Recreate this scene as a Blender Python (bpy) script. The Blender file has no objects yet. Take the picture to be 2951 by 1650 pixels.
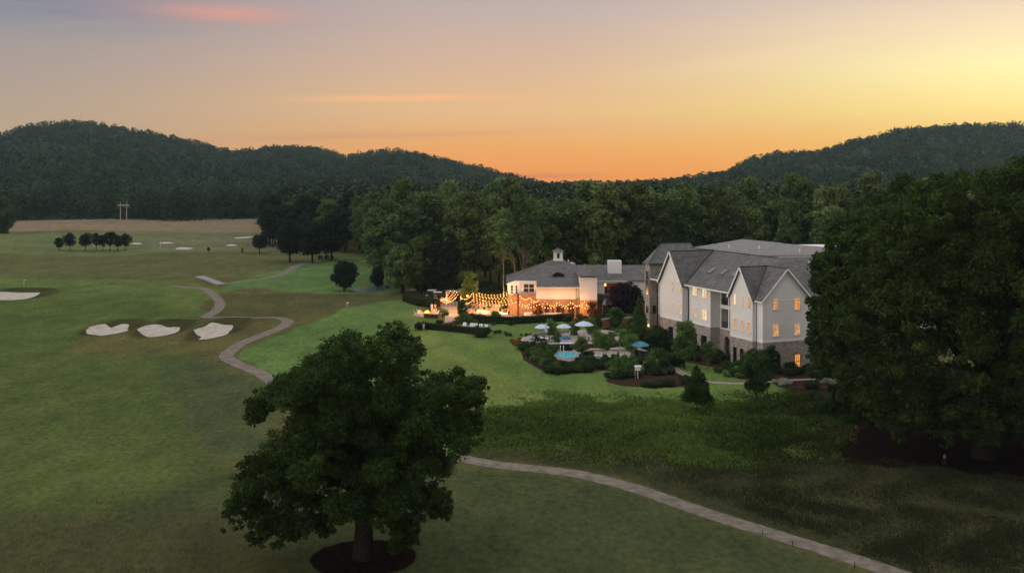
import bpy, math, random
import numpy as np
from mathutils import Vector, Matrix
S = bpy.context.scene
COL = S.collection
PI = math.pi
# ------------------------------------------------------------------ camera
F, H, CX, HY, W0, H0 = 3000.0, 30.0, 1475.5, 512.0, 2951.0, 1650.0
cam = bpy.data.cameras.new('camera'); camo = bpy.data.objects.new('camera', cam); COL.objects.link(camo)
camo.location = (0, 0, H); camo.rotation_euler = (PI/2, 0, 0)
cam.sensor_width = 36; cam.lens = 36*F/W0
cam.shift_y = -(H0/2-HY)/W0; cam.shift_x = 0
cam.clip_start = 0.5; cam.clip_end = 40000
S.camera = camo
# ------------------------------------------------------------------ sky
SUN_AZ, SUN_EL = math.radians(38), math.radians(9)
w = bpy.data.worlds.new('World'); S.world = w; w.use_nodes = True
nt = w.node_tree; N = nt.nodes; L = nt.links; N.clear()
def nd(t, **k):
    n = N.new(t)
    for a, b in k.items(): setattr(n, a, b)
    return n
def sl(r, g, b):
    f = lambda c: ((c/255+0.055)/1.055)**2.4 if c/255 > 0.04045 else c/255/12.92
    return (f(r), f(g), f(b), 1)
def mth(op, a, b=None, c=None, clamp=False):
    n = N.new('ShaderNodeMath'); n.operation = op; n.use_clamp = clamp
    for i, v in enumerate((a, b, c)):
        if v is None: continue
        if isinstance(v, (int, float)): n.inputs[i].default_value = v
        else: L.new(v, n.inputs[i])
    return n.outputs[0]
def mixc(f, a, b):
    n = N.new('ShaderNodeMix'); n.data_type = 'RGBA'
    L.new(f, n.inputs[0])
    for s, v in ((6, a), (7, b)):
        if isinstance(v, tuple): n.inputs[s].default_value = v
        else: L.new(v, n.inputs[s])
    return n.outputs[2]
def maprange(v, a, b, c=0., d=1.):
    n = N.new('ShaderNodeMapRange'); n.interpolation_type = 'SMOOTHSTEP'
    L.new(v, n.inputs[0])
    for i, q in enumerate((a, b, c, d)): n.inputs[i+1].default_value = q
    return n.outputs[0]
def ramp(v, stops):
    n = N.new('ShaderNodeValToRGB'); L.new(v, n.inputs[0]); e = n.color_ramp.elements
    while len(e) < len(stops): e.new(0.5)
    for i, (p, c) in enumerate(stops): e[i].position = p; e[i].color = c
    n.color_ramp.interpolation = 'LINEAR'
    return n.outputs[0]
tc = nd('ShaderNodeTexCoord'); sp = nd('ShaderNodeSeparateXYZ'); L.new(tc.outputs['Generated'], sp.inputs[0])
dx, dy, dz = sp.outputs
az = mth('ARCTAN2', dx, dy); el = mth('ARCSINE', dz)
nz = nd('ShaderNodeTexNoise'); nz.inputs['Scale'].default_value = 3.0; nz.inputs['Detail'].default_value = 4
mp = nd('ShaderNodeMapping'); mp.inputs['Scale'].default_value = (1, 1, 9); L.new(tc.outputs['Generated'], mp.inputs[0]); L.new(mp.outputs[0], nz.inputs['Vector'])
el2 = mth('ADD', el, mth('MULTIPLY', mth('SUBTRACT', nz.outputs[0], 0.5), 0.014))
e4 = mth('MULTIPLY', el2, 2.0, clamp=True)
ZEN = (1.08, 1.08, 1.12, 1)
cL = ramp(e4, [(0, sl(198,164,122)), (.10, sl(188,162,134)), (.20, sl(172,156,148)), (.30, sl(150,148,153)), (.37, sl(136,146,160)), (1, ZEN)])
cC = ramp(e4, [(0, sl(247,154,74)), (.05, sl(250,170,86)), (.13, sl(241,191,134)), (.22, sl(222,184,156)), (.34, sl(192,176,173)), (1, ZEN)])
cR = ramp(e4, [(0, sl(255,165,70)), (.06, sl(255,196,96)), (.12, sl(255,224,132)), (.20, sl(255,238,172)), (.28, sl(248,222,186)), (.36, sl(222,202,190)), (1, ZEN)])
c = mixc(maprange(az, -0.50, 0.02), cL, cC)
c = mixc(maprange(az, -0.02, 0.47), c, cR)
# dusk sky behind the camera
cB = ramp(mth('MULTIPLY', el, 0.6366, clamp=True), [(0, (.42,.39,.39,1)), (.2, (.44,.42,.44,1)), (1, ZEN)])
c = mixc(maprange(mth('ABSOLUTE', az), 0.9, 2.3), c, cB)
bx = mth('DIVIDE', mth('ADD', az, 1.95), 0.62)      # added unseen glow low in the left sky, brightens the building's left walls
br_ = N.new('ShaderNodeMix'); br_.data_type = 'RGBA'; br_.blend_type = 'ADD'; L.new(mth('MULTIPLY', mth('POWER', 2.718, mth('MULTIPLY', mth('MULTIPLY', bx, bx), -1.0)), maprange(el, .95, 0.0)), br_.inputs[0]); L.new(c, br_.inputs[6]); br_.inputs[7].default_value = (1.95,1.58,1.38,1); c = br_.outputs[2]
# sunset glow just outside the right edge
gx = mth('DIVIDE', mth('SUBTRACT', az, 0.55), 0.20); gy = mth('DIVIDE', mth('SUBTRACT', el, 0.085), 0.055)
g = mth('POWER', 2.718, mth('MULTIPLY', mth('ADD', mth('MULTIPLY', gx, gx), mth('MULTIPLY', gy, gy)), -1.0))
add = N.new('ShaderNodeMix'); add.data_type = 'RGBA'; add.blend_type = 'ADD'; L.new(mth('MULTIPLY', g, 0.20), add.inputs[0])
L.new(c, add.inputs[6]); add.inputs[7].default_value = (1, .85, .42, 1); c = add.outputs[2]
# thin cloud wisps
def wisp(a0, e0, sa, se, col, amt, c, tilt=0.0):
    n2 = nd('ShaderNodeTexNoise'); n2.inputs['Scale'].default_value = 6; n2.inputs['Detail'].default_value = 5
    m2 = nd('ShaderNodeMapping'); m2.inputs['Scale'].default_value = (2, 2, 30); L.new(tc.outputs['Generated'], m2.inputs[0]); L.new(m2.outputs[0], n2.inputs['Vector'])
    da = mth('SUBTRACT', az, a0)
    x = mth('DIVIDE', da, sa)
    y = mth('DIVIDE', mth('ADD', mth('SUBTRACT', el, e0), mth('ADD', mth('MULTIPLY', da, tilt), mth('MULTIPLY', mth('SUBTRACT', n2.outputs[0], .5), se*1.6))), se)
    g = mth('POWER', 2.718, mth('MULTIPLY', mth('ADD', mth('MULTIPLY', x, x), mth('MULTIPLY', y, y)), -1.0))
    g = mth('MULTIPLY', g, mth('MULTIPLY', mth('ADD', n2.outputs[0], 0.45), amt), clamp=True)
    return mixc(g, c, col)
az_of = lambda px: math.atan((px-CX)/F)
el_of = lambda py: (HY-py)/F*.965
c = wisp(az_of(620), el_of(42), .052, .0065, sl(246,166,140), 1.0, c)
c = wisp(az_of(560), el_of(38), .11, .012, sl(215,165,150), 0.45, c)
c = wisp(az_of(120), el_of(40), .16, .018, sl(122,130,152), 0.6, c)
c = wisp(az_of(1180), el_of(277), .085, .0032, sl(250,190,134), 1.5, c, -0.02)
c = wisp(az_of(1000), el_of(390), .17, .0035, sl(205,148,112), 0.4, c, -0.03)
c = wisp(az_of(1560), el_of(507), .05, .0028, sl(215,125,80), 0.6, c)
c = wisp(az_of(2300), el_of(150), .12, .008, sl(255,222,180), 0.35, c, -0.15)
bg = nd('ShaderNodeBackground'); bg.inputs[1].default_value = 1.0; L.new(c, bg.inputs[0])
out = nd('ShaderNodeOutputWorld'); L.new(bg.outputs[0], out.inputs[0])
# ------------------------------------------------------------------ sun, exposure
sd = bpy.data.lights.new('sun', 'SUN'); so = bpy.data.objects.new('sun', sd); COL.objects.link(so)
sd.energy = 0.9; sd.angle = math.radians(14); sd.color = (1, .78, .48)
dv = Vector((math.sin(SUN_AZ)*math.cos(SUN_EL), math.cos(SUN_AZ)*math.cos(SUN_EL), math.sin(SUN_EL)))
so.rotation_euler = dv.to_track_quat('Z', 'Y').to_euler()
S.view_settings.view_transform = 'Standard'; S.view_settings.look = 'None'
S.view_settings.exposure = 0.0; S.view_settings.gamma = 1.0
S.render.resolution_x = 1024; S.render.resolution_y = 572
try: S.cycles.use_light_tree = True
except Exception: pass
# ------------------------------------------------------------------ helpers
RNG = np.random.default_rng(7)
def P(px, py, z=0.0):
    Y = F*(H-z)/(py-HY); return Vector(((px-CX)/F*Y, Y, z))
def atY(px, py, Y): return Vector(((px-CX)/F*Y, Y, H-(py-HY)*Y/F))
def sstep(t): t = np.clip(t, 0, 1); return t*t*(3-2*t)
def hbase(x, y):
    x = np.asarray(x, float); y = np.asarray(y, float)
    pxv = CX+F*x/np.maximum(y, 1)
    left = 1-sstep((pxv-900)/350); mid = sstep((y-110)/60)*(1-sstep((y-620)/120)*0.6)
    h = left*mid*(0.55*np.sin(x*.055+1.3)*np.cos(y*.031)+0.40*np.sin(x*.021-y*.026+.6)+.22*np.sin(x*.11+y*.07))
    h = h-np.maximum(y-2300, 0)*.0068
    # low crest of the dry field
    h = h + 1.6*np.exp(-((x+215)/130)**2)*np.exp(-((y-700)/55)**2)
    # gentle weedy bank on the near right
    h = h + 0.9*np.exp(-((pxv-1800)/420)**2)*np.exp(-((y-120)/14)**2)
    return h
def Gb(px, py, dz=0.0):
    p = P(px, py)
    for _ in range(5): p = P(px, py, float(hbase(p.x, p.y))+dz)
    return p
BUNK = []     # cx, cy, rx, ry, depth
for x0, x1, y0, y1, dp in ((-60,112,842,864,.5), (247,372,937,965,.5), (395,520,938,969,.5), (557,672,934,977,.55)):
    a = Gb((x0+x1)/2, y0); b = Gb((x0+x1)/2, y1); cy = (a.y+b.y)/2; s = cy/F
    BUNK.append((((x0+x1)/2-CX)*s, cy, (x1-x0)/2*s, (a.y-b.y)/2, dp))
def hgt(x, y):
    x = np.asarray(x, float); y = np.asarray(y, float); h = hbase(x, y)
    for cx, cy, rx, ry, dp in BUNK:
        q = np.sqrt(((x-cx)/(rx*1.12))**2+((y-cy)/(ry*1.12))**2)
        h = h - dp*(1-sstep((q-.55)/.5))
        qb = ((x-cx)/(rx*1.4))**2+((y-cy-ry*1.75)/(ry*.38))**2
        h = h + .6*np.exp(-qb)
    return h
def hz(x, y): return float(hgt(x, y))
def G(px, py):
    p = P(px, py)
    for _ in range(4):
        z = hz(p.x, p.y); p = P(px, py, z)
    return p
def tag(o, label=None, cat=None, group=None, kind=None):
    if label: o['label'] = label
    if cat: o['category'] = cat
    if group: o['group'] = group
    if kind: o['kind'] = kind
    return o
def thing(name, label, cat, loc=(0,0,0), rz=0.0, group=None, scale=None):
    o = bpy.data.objects.new(name, None); COL.objects.link(o); o.empty_display_size = 0.3
    o.location = loc; o.rotation_euler = (0, 0, rz)
    if scale: o.scale = scale if isinstance(scale, (tuple, list)) else (scale,)*3
    return tag(o, label, cat, group)
def link(name, me, parent=None, loc=None):
    o = bpy.data.objects.new(name, me); COL.objects.link(o)
    if parent is not None: o.parent = parent
    if loc is not None: o.location = loc
    return o
def copy_tree(o, parent=None, kids=None):
    c = o.copy(); COL.objects.link(c)
    if parent is not None: c.parent = parent
    for ch in (kids or {}).get(o.name, [k for k in o.children]):
        copy_tree(ch, c)
    return c
class MB:
    def __init__(s): s.v = []; s.f = []
    def add(s, vs, fs):
        n = len(s.v); s.v += [tuple(v) for v in vs]; s.f += [tuple(i+n for i in f) for f in fs]; return s
    def box(s, x0, x1, y0, y1, z0, z1):
        return s.add([(x0,y0,z0),(x1,y0,z0),(x1,y1,z0),(x0,y1,z0),(x0,y0,z1),(x1,y0,z1),(x1,y1,z1),(x0,y1,z1)],
                     [(0,3,2,1),(4,5,6,7),(0,1,5,4),(1,2,6,5),(2,3,7,6),(3,0,4,7)])
    def prism(s, poly, z0, z1):     # vertical prism of an xy polygon
        n = len(poly)
        return s.add([(p[0],p[1],z0) for p in poly]+[(p[0],p[1],z1) for p in poly],
                     [tuple(range(n))[::-1], tuple(range(n, 2*n))]+[(i,(i+1)%n,n+(i+1)%n,n+i) for i in range(n)])
    def slab(s, pts, t, d=(0,0,-1)):  # thick polygon
        n = len(pts); d = Vector(d)*t
        return s.add([tuple(p) for p in pts]+[tuple(Vector(p)+d) for p in pts],
                     [tuple(range(n)), tuple(range(n, 2*n))[::-1]]+[(i,n+i,n+(i+1)%n,(i+1)%n) for i in range(n)])
    def tube(s, pts, rs, k=8, cap=True):
        pts = [Vector(p) for p in pts]
        if isinstance(rs, (int, float)): rs = [rs]*len(pts)
        vs = []; fs = []; up = Vector((0,0,1)); prev = None
        for i, p in enumerate(pts):
            d = (pts[min(i+1,len(pts)-1)]-pts[max(i-1,0)])
            d = d.normalized() if d.length > 1e-9 else Vector((0,0,1))
            if prev is None:
                a = d.cross(up)
                if a.length < .05: a = d.cross(Vector((1,0,0)))
            else: a = prev-d*prev.dot(d)
            a.normalize(); b = d.cross(a); prev = a
            for j in range(k):
                t = 2*PI*j/k; vs.append(p+(a*math.cos(t)+b*math.sin(t))*rs[i])
        for i in range(len(pts)-1):
            for j in range(k):
                fs.append((i*k+j, i*k+(j+1)%k, (i+1)*k+(j+1)%k, (i+1)*k+j))
        if cap: fs.append(tuple(range(k))[::-1]); fs.append(tuple((len(pts)-1)*k+j for j in range(k)))
        return s.add(vs, fs)
    def lathe(s, prof, k=16, c=(0,0,0)):
        vs = []; fs = []
        for r, z in prof:
            for j in range(k):
                t = 2*PI*j/k; vs.append((c[0]+r*math.cos(t), c[1]+r*math.sin(t), c[2]+z))
        for i in range(len(prof)-1):
            for j in range(k): fs.append((i*k+j, i*k+(j+1)%k, (i+1)*k+(j+1)%k, (i+1)*k+j))
        fs.append(tuple(range(k))[::-1]); fs.append(tuple((len(prof)-1)*k+j for j in range(k)))
        return s.add(vs, fs)
    def rot(s, rx=0, ry=0, rz=0, loc=(0,0,0)):
        m = Matrix.Translation(loc) @ Matrix.Rotation(rz,4,'Z') @ Matrix.Rotation(ry,4,'Y') @ Matrix.Rotation(rx,4,'X')
        s.v = [tuple(m @ Vector(v)) for v in s.v]; return s
    def mesh(s, name, mat, smooth=False):
        me = bpy.data.meshes.new(name); me.from_pydata(s.v, [], s.f)
        if mat: me.materials.append(mat)
        if smooth:
            me.polygons.foreach_set('use_smooth', [True]*len(me.polygons))
        me.update(); return me
    def build(s, name, mat, parent=None, smooth=False, bevel=0.0, label=None):
        o = link(name, s.mesh(name, mat, smooth), parent)
        if bevel:
            b = o.modifiers.new('bevel', 'BEVEL'); b.width = bevel; b.segments = 2; b.limit_method = 'ANGLE'
        if label: o['label'] = label
        return o
# ------------------------------------------------------------------ materials
def new_mat(name):
    m = bpy.data.materials.new(name); m.use_nodes = True; n = m.node_tree; n.nodes.clear(); return m, n.nodes, n.links
def mat(name, col, rough=.8, var=.25, scale=3.0, metal=0.0, emit=None, es=0.0, stretch=(1,1,1), bump=0.0, col2=None, spec=.3):
    m, n, l = new_mat(name)
    o = n.new('ShaderNodeOutputMaterial'); b = n.new('ShaderNodeBsdfPrincipled'); l.new(b.outputs[0], o.inputs[0])
    t = n.new('ShaderNodeTexCoord'); mp = n.new('ShaderNodeMapping'); mp.inputs['Scale'].default_value = stretch
    l.new(t.outputs['Object'], mp.inputs[0])
    q = n.new('ShaderNodeTexNoise'); q.inputs['Scale'].default_value = scale; q.inputs['Detail'].default_value = 5; l.new(mp.outputs[0], q.inputs['Vector'])
    r = n.new('ShaderNodeValToRGB'); l.new(q.outputs[0], r.inputs[0])
    c2 = col2 or col
    r.color_ramp.elements[0].position = .3; r.color_ramp.elements[0].color = tuple(x*(1-var) for x in col)+(1,)
    r.color_ramp.elements[1].position = .72; r.color_ramp.elements[1].color = tuple(min(x*(1+var),.95) for x in c2)+(1,)
    l.new(r.outputs[0], b.inputs['Base Color'])
    b.inputs['Roughness'].default_value = rough; b.inputs['Metallic'].default_value = metal
    b.inputs['Specular IOR Level'].default_value = spec
    if emit: b.inputs['Emission Color'].default_value = tuple(emit)+(1,); b.inputs['Emission Strength'].default_value = es
    if bump:
        bp = n.new('ShaderNodeBump'); bp.inputs['Strength'].default_value = bump; bp.inputs['Distance'].default_value = .05
        l.new(q.outputs[0], bp.inputs['Height']); l.new(bp.outputs[0], b.inputs['Normal'])
    return m
def siding_mat(name, col, axis='Z'):
    m, n, l = new_mat(name)
    o = n.new('ShaderNodeOutputMaterial'); b = n.new('ShaderNodeBsdfPrincipled'); l.new(b.outputs[0], o.inputs[0])
    t = n.new('ShaderNodeTexCoord'); wv = n.new('ShaderNodeTexWave'); wv.wave_type = 'BANDS'; wv.bands_direction = axis; wv.wave_profile = 'SAW'
    wv.inputs['Scale'].default_value = 1/0.22/ (1/0.3183) * 1.0; l.new(t.outputs['Object'], wv.inputs['Vector'])
    r = n.new('ShaderNodeValToRGB'); l.new(wv.outputs[0], r.inputs[0]); e = r.color_ramp.elements
    e[0].position = 0; e[0].color = tuple(x*.80 for x in col)+(1,); e[1].position = .22; e[1].color = tuple(col)+(1,)
    q = n.new('ShaderNodeTexNoise'); q.inputs['Scale'].default_value = .8; q.inputs['Detail'].default_value = 6; l.new(t.outputs['Object'], q.inputs['Vector'])
    mx = n.new('ShaderNodeMix'); mx.data_type = 'RGBA'; mx.blend_type = 'MULTIPLY'; mx.inputs[0].default_value = .12
    l.new(r.outputs[0], mx.inputs[6]); l.new(q.outputs[0], mx.inputs[7]); l.new(mx.outputs[2], b.inputs['Base Color'])
    bp = n.new('ShaderNodeBump'); bp.inputs['Strength'].default_value = .4; bp.inputs['Distance'].default_value = .03
    l.new(wv.outputs[0], bp.inputs['Height']); l.new(bp.outputs[0], b.inputs['Normal'])
    b.inputs['Roughness'].default_value = .6; b.inputs['Specular IOR Level'].default_value = .2
    return m
def stone_mat(name, c1, c2, mort, sw=.55, sh=.22, ups=False):
    m, n, l = new_mat(name)
    o = n.new('ShaderNodeOutputMaterial'); b = n.new('ShaderNodeBsdfPrincipled'); l.new(b.outputs[0], o.inputs[0])
    t = n.new('ShaderNodeTexCoord'); s = n.new('ShaderNodeSeparateXYZ'); l.new(t.outputs['Object'], s.inputs[0])
    ad = n.new('ShaderNodeMath'); ad.operation = 'ADD'; l.new(s.outputs[0], ad.inputs[0]); l.new(s.outputs[1], ad.inputs[1])
    cb = n.new('ShaderNodeCombineXYZ'); l.new(ad.outputs[0], cb.inputs[0]); l.new(s.outputs[2], cb.inputs[1])
    br = n.new('ShaderNodeTexBrick'); l.new(cb.outputs[0], br.inputs['Vector'])
    br.inputs['Scale'].default_value = 1; br.inputs['Brick Width'].default_value = sw; br.inputs['Row Height'].default_value = sh
    br.inputs['Mortar Size'].default_value = .018; br.inputs['Color1'].default_value = c1+(1,); br.inputs['Color2'].default_value = c2+(1,); br.inputs['Mortar'].default_value = mort+(1,)
    q = n.new('ShaderNodeTexNoise'); q.inputs['Scale'].default_value = 1.6; q.inputs['Detail'].default_value = 8; q.inputs['Roughness'].default_value = .7; l.new(t.outputs['Object'], q.inputs['Vector'])
    r = n.new('ShaderNodeValToRGB'); l.new(q.outputs[0], r.inputs[0]); r.color_ramp.elements[0].position = .3; r.color_ramp.elements[0].color = (.55,.55,.55,1); r.color_ramp.elements[1].position = .7; r.color_ramp.elements[1].color = (1.35,1.3,1.25,1)
    mx = n.new('ShaderNodeMix'); mx.data_type = 'RGBA'; mx.blend_type = 'MULTIPLY'; mx.inputs[0].default_value = 1
    l.new(br.outputs[0], mx.inputs[6]); l.new(r.outputs[0], mx.inputs[7]); l.new(mx.outputs[2], b.inputs['Base Color'])
    bp = n.new('ShaderNodeBump'); bp.inputs['Strength'].default_value = .6; bp.inputs['Distance'].default_value = .04
    l.new(mx.outputs[2], bp.inputs['Height']); l.new(bp.outputs[0], b.inputs['Normal'])
    b.inputs['Roughness'].default_value = .9; b.inputs['Specular IOR Level'].default_value = .15
    return m
def shingle_mat(name, c1, c2):
    m, n, l = new_mat(name)
    o = n.new('ShaderNodeOutputMaterial'); b = n.new('ShaderNodeBsdfPrincipled'); l.new(b.outputs[0], o.inputs[0])
    t = n.new('ShaderNodeTexCoord'); s = n.new('ShaderNodeSeparateXYZ'); l.new(t.outputs['Object'], s.inputs[0])
    ad = n.new('ShaderNodeMath'); ad.operation = 'ADD'; l.new(s.outputs[0], ad.inputs[0]); l.new(s.outputs[1], ad.inputs[1])
    cb = n.new('ShaderNodeCombineXYZ'); l.new(ad.outputs[0], cb.inputs[0]); l.new(s.outputs[2], cb.inputs[1])
    br = n.new('ShaderNodeTexBrick'); l.new(cb.outputs[0], br.inputs['Vector'])
    br.inputs['Scale'].default_value = 1; br.inputs['Brick Width'].default_value = .5; br.inputs['Row Height'].default_value = .16
    br.inputs['Mortar Size'].default_value = .012; br.inputs['Color1'].default_value = c1+(1,); br.inputs['Color2'].default_value = c2+(1,); br.inputs['Mortar'].default_value = tuple(x*.5 for x in c1)+(1,)
    q = n.new('ShaderNodeTexNoise'); q.inputs['Scale'].default_value = .9; q.inputs['Detail'].default_value = 9; q.inputs['Roughness'].default_value = .75; l.new(t.outputs['Object'], q.inputs['Vector'])
    r = n.new('ShaderNodeValToRGB'); l.new(q.outputs[0], r.inputs[0]); r.color_ramp.elements[0].position = .32; r.color_ramp.elements[0].color = (.6,.6,.62,1); r.color_ramp.elements[1].position = .68; r.color_ramp.elements[1].color = (1.35,1.33,1.3,1)
    mx = n.new('ShaderNodeMix'); mx.data_type = 'RGBA'; mx.blend_type = 'MULTIPLY'; mx.inputs[0].default_value = 1
    l.new(br.outputs[0], mx.inputs[6]); l.new(r.outputs[0], mx.inputs[7]); l.new(mx.outputs[2], b.inputs['Base Color'])
    bp = n.new('ShaderNodeBump'); bp.inputs['Strength'].default_value = .5; bp.inputs['Distance'].default_value = .03
    l.new(br.outputs[1], bp.inputs['Height']); l.new(bp.outputs[0], b.inputs['Normal'])
    b.inputs['Roughness'].default_value = .85; b.inputs['Specular IOR Level'].default_value = .2
    return m
def leaf_mat(name, dark, light, objvar=.35, trans=.3):
    m, n, l = new_mat(name)
    o = n.new('ShaderNodeOutputMaterial'); at = n.new('ShaderNodeAttribute'); at.attribute_name = 'tint'
    oi = n.new('ShaderNodeObjectInfo')
    mx = n.new('ShaderNodeMix'); mx.data_type = 'RGBA'; l.new(at.outputs['Fac'], mx.inputs[0]); mx.inputs[6].default_value = dark+(1,); mx.inputs[7].default_value = light+(1,)
    hs = n.new('ShaderNodeHueSaturation'); l.new(mx.outputs[2], hs.inputs['Color'])
    a = n.new('ShaderNodeMapRange'); l.new(oi.outputs['Random'], a.inputs[0]); a.inputs[3].default_value = 1-objvar; a.inputs[4].default_value = 1+objvar; l.new(a.outputs[0], hs.inputs['Value'])
    mm = n.new('ShaderNodeMath'); mm.operation = 'MULTIPLY'; l.new(oi.outputs['Random'], mm.inputs[0]); mm.inputs[1].default_value = 7.31
    fr = n.new('ShaderNodeMath'); fr.operation = 'FRACT'; l.new(mm.outputs[0], fr.inputs[0])
    h = n.new('ShaderNodeMapRange'); l.new(fr.outputs[0], h.inputs[0]); h.inputs[3].default_value = .5-.022*objvar/.35; h.inputs[4].default_value = .5+.015*objvar/.35; l.new(h.outputs[0], hs.inputs['Hue'])
    d = n.new('ShaderNodeBsdfPrincipled'); l.new(hs.outputs[0], d.inputs['Base Color']); d.inputs['Roughness'].default_value = .65; d.inputs['Specular IOR Level'].default_value = .04
    tr = n.new('ShaderNodeBsdfTranslucent'); l.new(hs.outputs[0], tr.inputs[0])
    ms = n.new('ShaderNodeMixShader'); ms.inputs[0].default_value = trans; l.new(d.outputs[0], ms.inputs[1]); l.new(tr.outputs[0], ms.inputs[2]); l.new(ms.outputs[0], o.inputs[0])
    return m
M = {}
M['bark'] = mat('bark', (.026,.021,.016), .95, .4, 6, bump=.6, spec=0)
M['barkpale'] = mat('bark_pale', (.15,.135,.115), .9, .35, 4, spec=.05)
M['leaf_oak'] = leaf_mat('leaf_oak', (.012,.024,.006), (.066,.120,.022), 0.0)
M['leaf_big'] = leaf_mat('leaf_big', (.013,.025,.007), (.072,.120,.024), 0.06)
M['leaf_wood'] = leaf_mat('leaf_wood', (.036,.066,.021), (.165,.235,.075), .36)
M['leaf_far'] = leaf_mat('leaf_far', (.012,.026,.013), (.060,.090,.034), 0.0, .12)
M['leaf_dark'] = leaf_mat('leaf_dark', (.013,.022,.013), (.030,.048,.022), .1)
M['leaf_young'] = leaf_mat('leaf_young', (.065,.125,.030), (.19,.31,.08), .12)
M['leaf_shrub'] = leaf_mat('leaf_shrub', (.028,.056,.015), (.105,.175,.045), .40)
M['leaf_hedge'] = leaf_mat('leaf_hedge', (.018,.035,.012), (.050,.085,.028), .15)
M['leaf_plum'] = leaf_mat('leaf_plum', (.016,.010,.014), (.040,.024,.030), .1)
M['leaf_rust'] = leaf_mat('leaf_rust', (.12,.035,.015), (.42,.20,.07), .15)
M['leaf_white'] = leaf_mat('leaf_white', (.10,.14,.06), (.75,.74,.68), .0)
M['leaf_weed'] = leaf_mat('leaf_weed', (.028,.046,.010), (.145,.225,.045), .0)
M['leaf_dry'] = leaf_mat('leaf_dry', (.07,.060,.028), (.15,.125,.060), .0)
M['siding'] = siding_mat('white_siding', (.87,.855,.82))
M['white'] = mat('white_paint', (.78,.77,.74), .5, .06, 3)
M['trim'] = mat('white_trim', (.80,.79,.76), .45, .05, 3)
M['stone'] = stone_mat('grey_stone', (.44,.405,.36), (.33,.30,.27), (.26,.24,.215))
M['stonedark'] = stone_mat('dark_stone', (.13,.09,.075), (.09,.07,.065), (.06,.05,.045))
M['brick'] = stone_mat('tan_stone', (.50,.29,.17), (.38,.22,.13), (.28,.18,.12), .4, .16)
M['shingle'] = shingle_mat('grey_shingle', (.158,.152,.146), (.108,.104,.101))
M['shinglelight'] = shingle_mat('pale_grey_shingle', (.215,.212,.208), (.175,.172,.17))
M['dark'] = mat('dark_metal', (.02,.02,.022), .5, .2, 5)
M['black'] = mat('black_void', (.008,.008,.009), .8, .2, 5)
M['grey'] = mat('grey_metal', (.25,.25,.25), .5, .15, 5)
M['glassdark'] = mat('dark_glass', (.012,.013,.016), .12, .1, 2, spec=.6)
M['wood'] = mat('brown_wood', (.16,.085,.045), .7, .35, 4, stretch=(1,1,6))
M['asphalt'] = mat('path_asphalt', (.172,.146,.118), .95, .34, 1.1, bump=.3, spec=.05)
M['asphaltgrey'] = mat('drive_asphalt', (.24,.23,.235), .95, .15, .4)
M['paving'] = mat('patio_paving', (.27,.22,.18), .9, .18, 2.0)
M['concrete'] = mat('concrete', (.33,.285,.25), .9, .12, 1.5)
M['sand'] = mat('sand', (.42,.375,.32), .95, .22, .9, bump=.6, spec=.05)
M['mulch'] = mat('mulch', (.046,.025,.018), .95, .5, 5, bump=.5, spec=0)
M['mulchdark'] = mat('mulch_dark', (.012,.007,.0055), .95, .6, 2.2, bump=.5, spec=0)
M['canvaswhite'] = mat('white_canvas', (.50,.61,.73), .8, .05, 2)
M['canvasteal'] = mat('teal_canvas', (.06,.22,.30), .8, .2, 2)
M['canvasblue'] = mat('blue_canvas', (.045,.12,.20), .8, .2, 2)
M['canvasgrey'] = mat('grey_canvas', (.35,.33,.30), .8, .1, 2)
M['cloth'] = mat('table_linen', (.78,.74,.68), .8, .08, 3)
M['chairwhite'] = mat('white_chair_paint', (.72,.72,.70), .5, .08, 4)
M['wire'] = mat('black_cable', (.015,.015,.015), .6, .1, 3)
M['pole'] = mat('pole_wood', (.42,.39,.36), .8, .2, 2)
def glow_mat(name, c1, c2, s, scale=1.5, sample=False):
    m, n, l = new_mat(name)
    o = n.new('ShaderNodeOutputMaterial'); e = n.new('ShaderNodeEmission'); l.new(e.outputs[0], o.inputs[0])
    t = n.new('ShaderNodeTexCoord'); q = n.new('ShaderNodeTexNoise'); q.inputs['Scale'].default_value = scale; l.new(t.outputs['Object'], q.inputs['Vector'])
    r = n.new('ShaderNodeValToRGB'); l.new(q.outputs[0], r.inputs[0]); r.color_ramp.elements[0].position = .35; r.color_ramp.elements[0].color = c1+(1,); r.color_ramp.elements[1].position = .65; r.color_ramp.elements[1].color = c2+(1,)
    l.new(r.outputs[0], e.inputs[0]); e.inputs[1].default_value = s
    if not sample: m.cycles.emission_sampling = 'NONE'
    return m
M['lit'] = glow_mat('lit_window', (.50,.20,.05), (1.0,.52,.20), .80)
M['litbright'] = glow_mat('lit_window_bright', (.85,.45,.15), (1.0,.80,.45), 1.15)
M['litorange'] = glow_mat('lit_window_orange', (.80,.22,.03), (1.0,.40,.08), .95)
M['litpale'] = glow_mat('lit_window_pale', (.55,.36,.20), (.85,.60,.36), .85)
M['dim'] = glow_mat('dim_room', (.030,.012,.004), (.16,.065,.018), .8, .8)
M['bulb'] = glow_mat('bulb_glow', (1,.29,.065), (1,.35,.10), 6.0)
M['flame'] = glow_mat('flame', (1,.30,.04), (1,.62,.15), 4.0)
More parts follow.
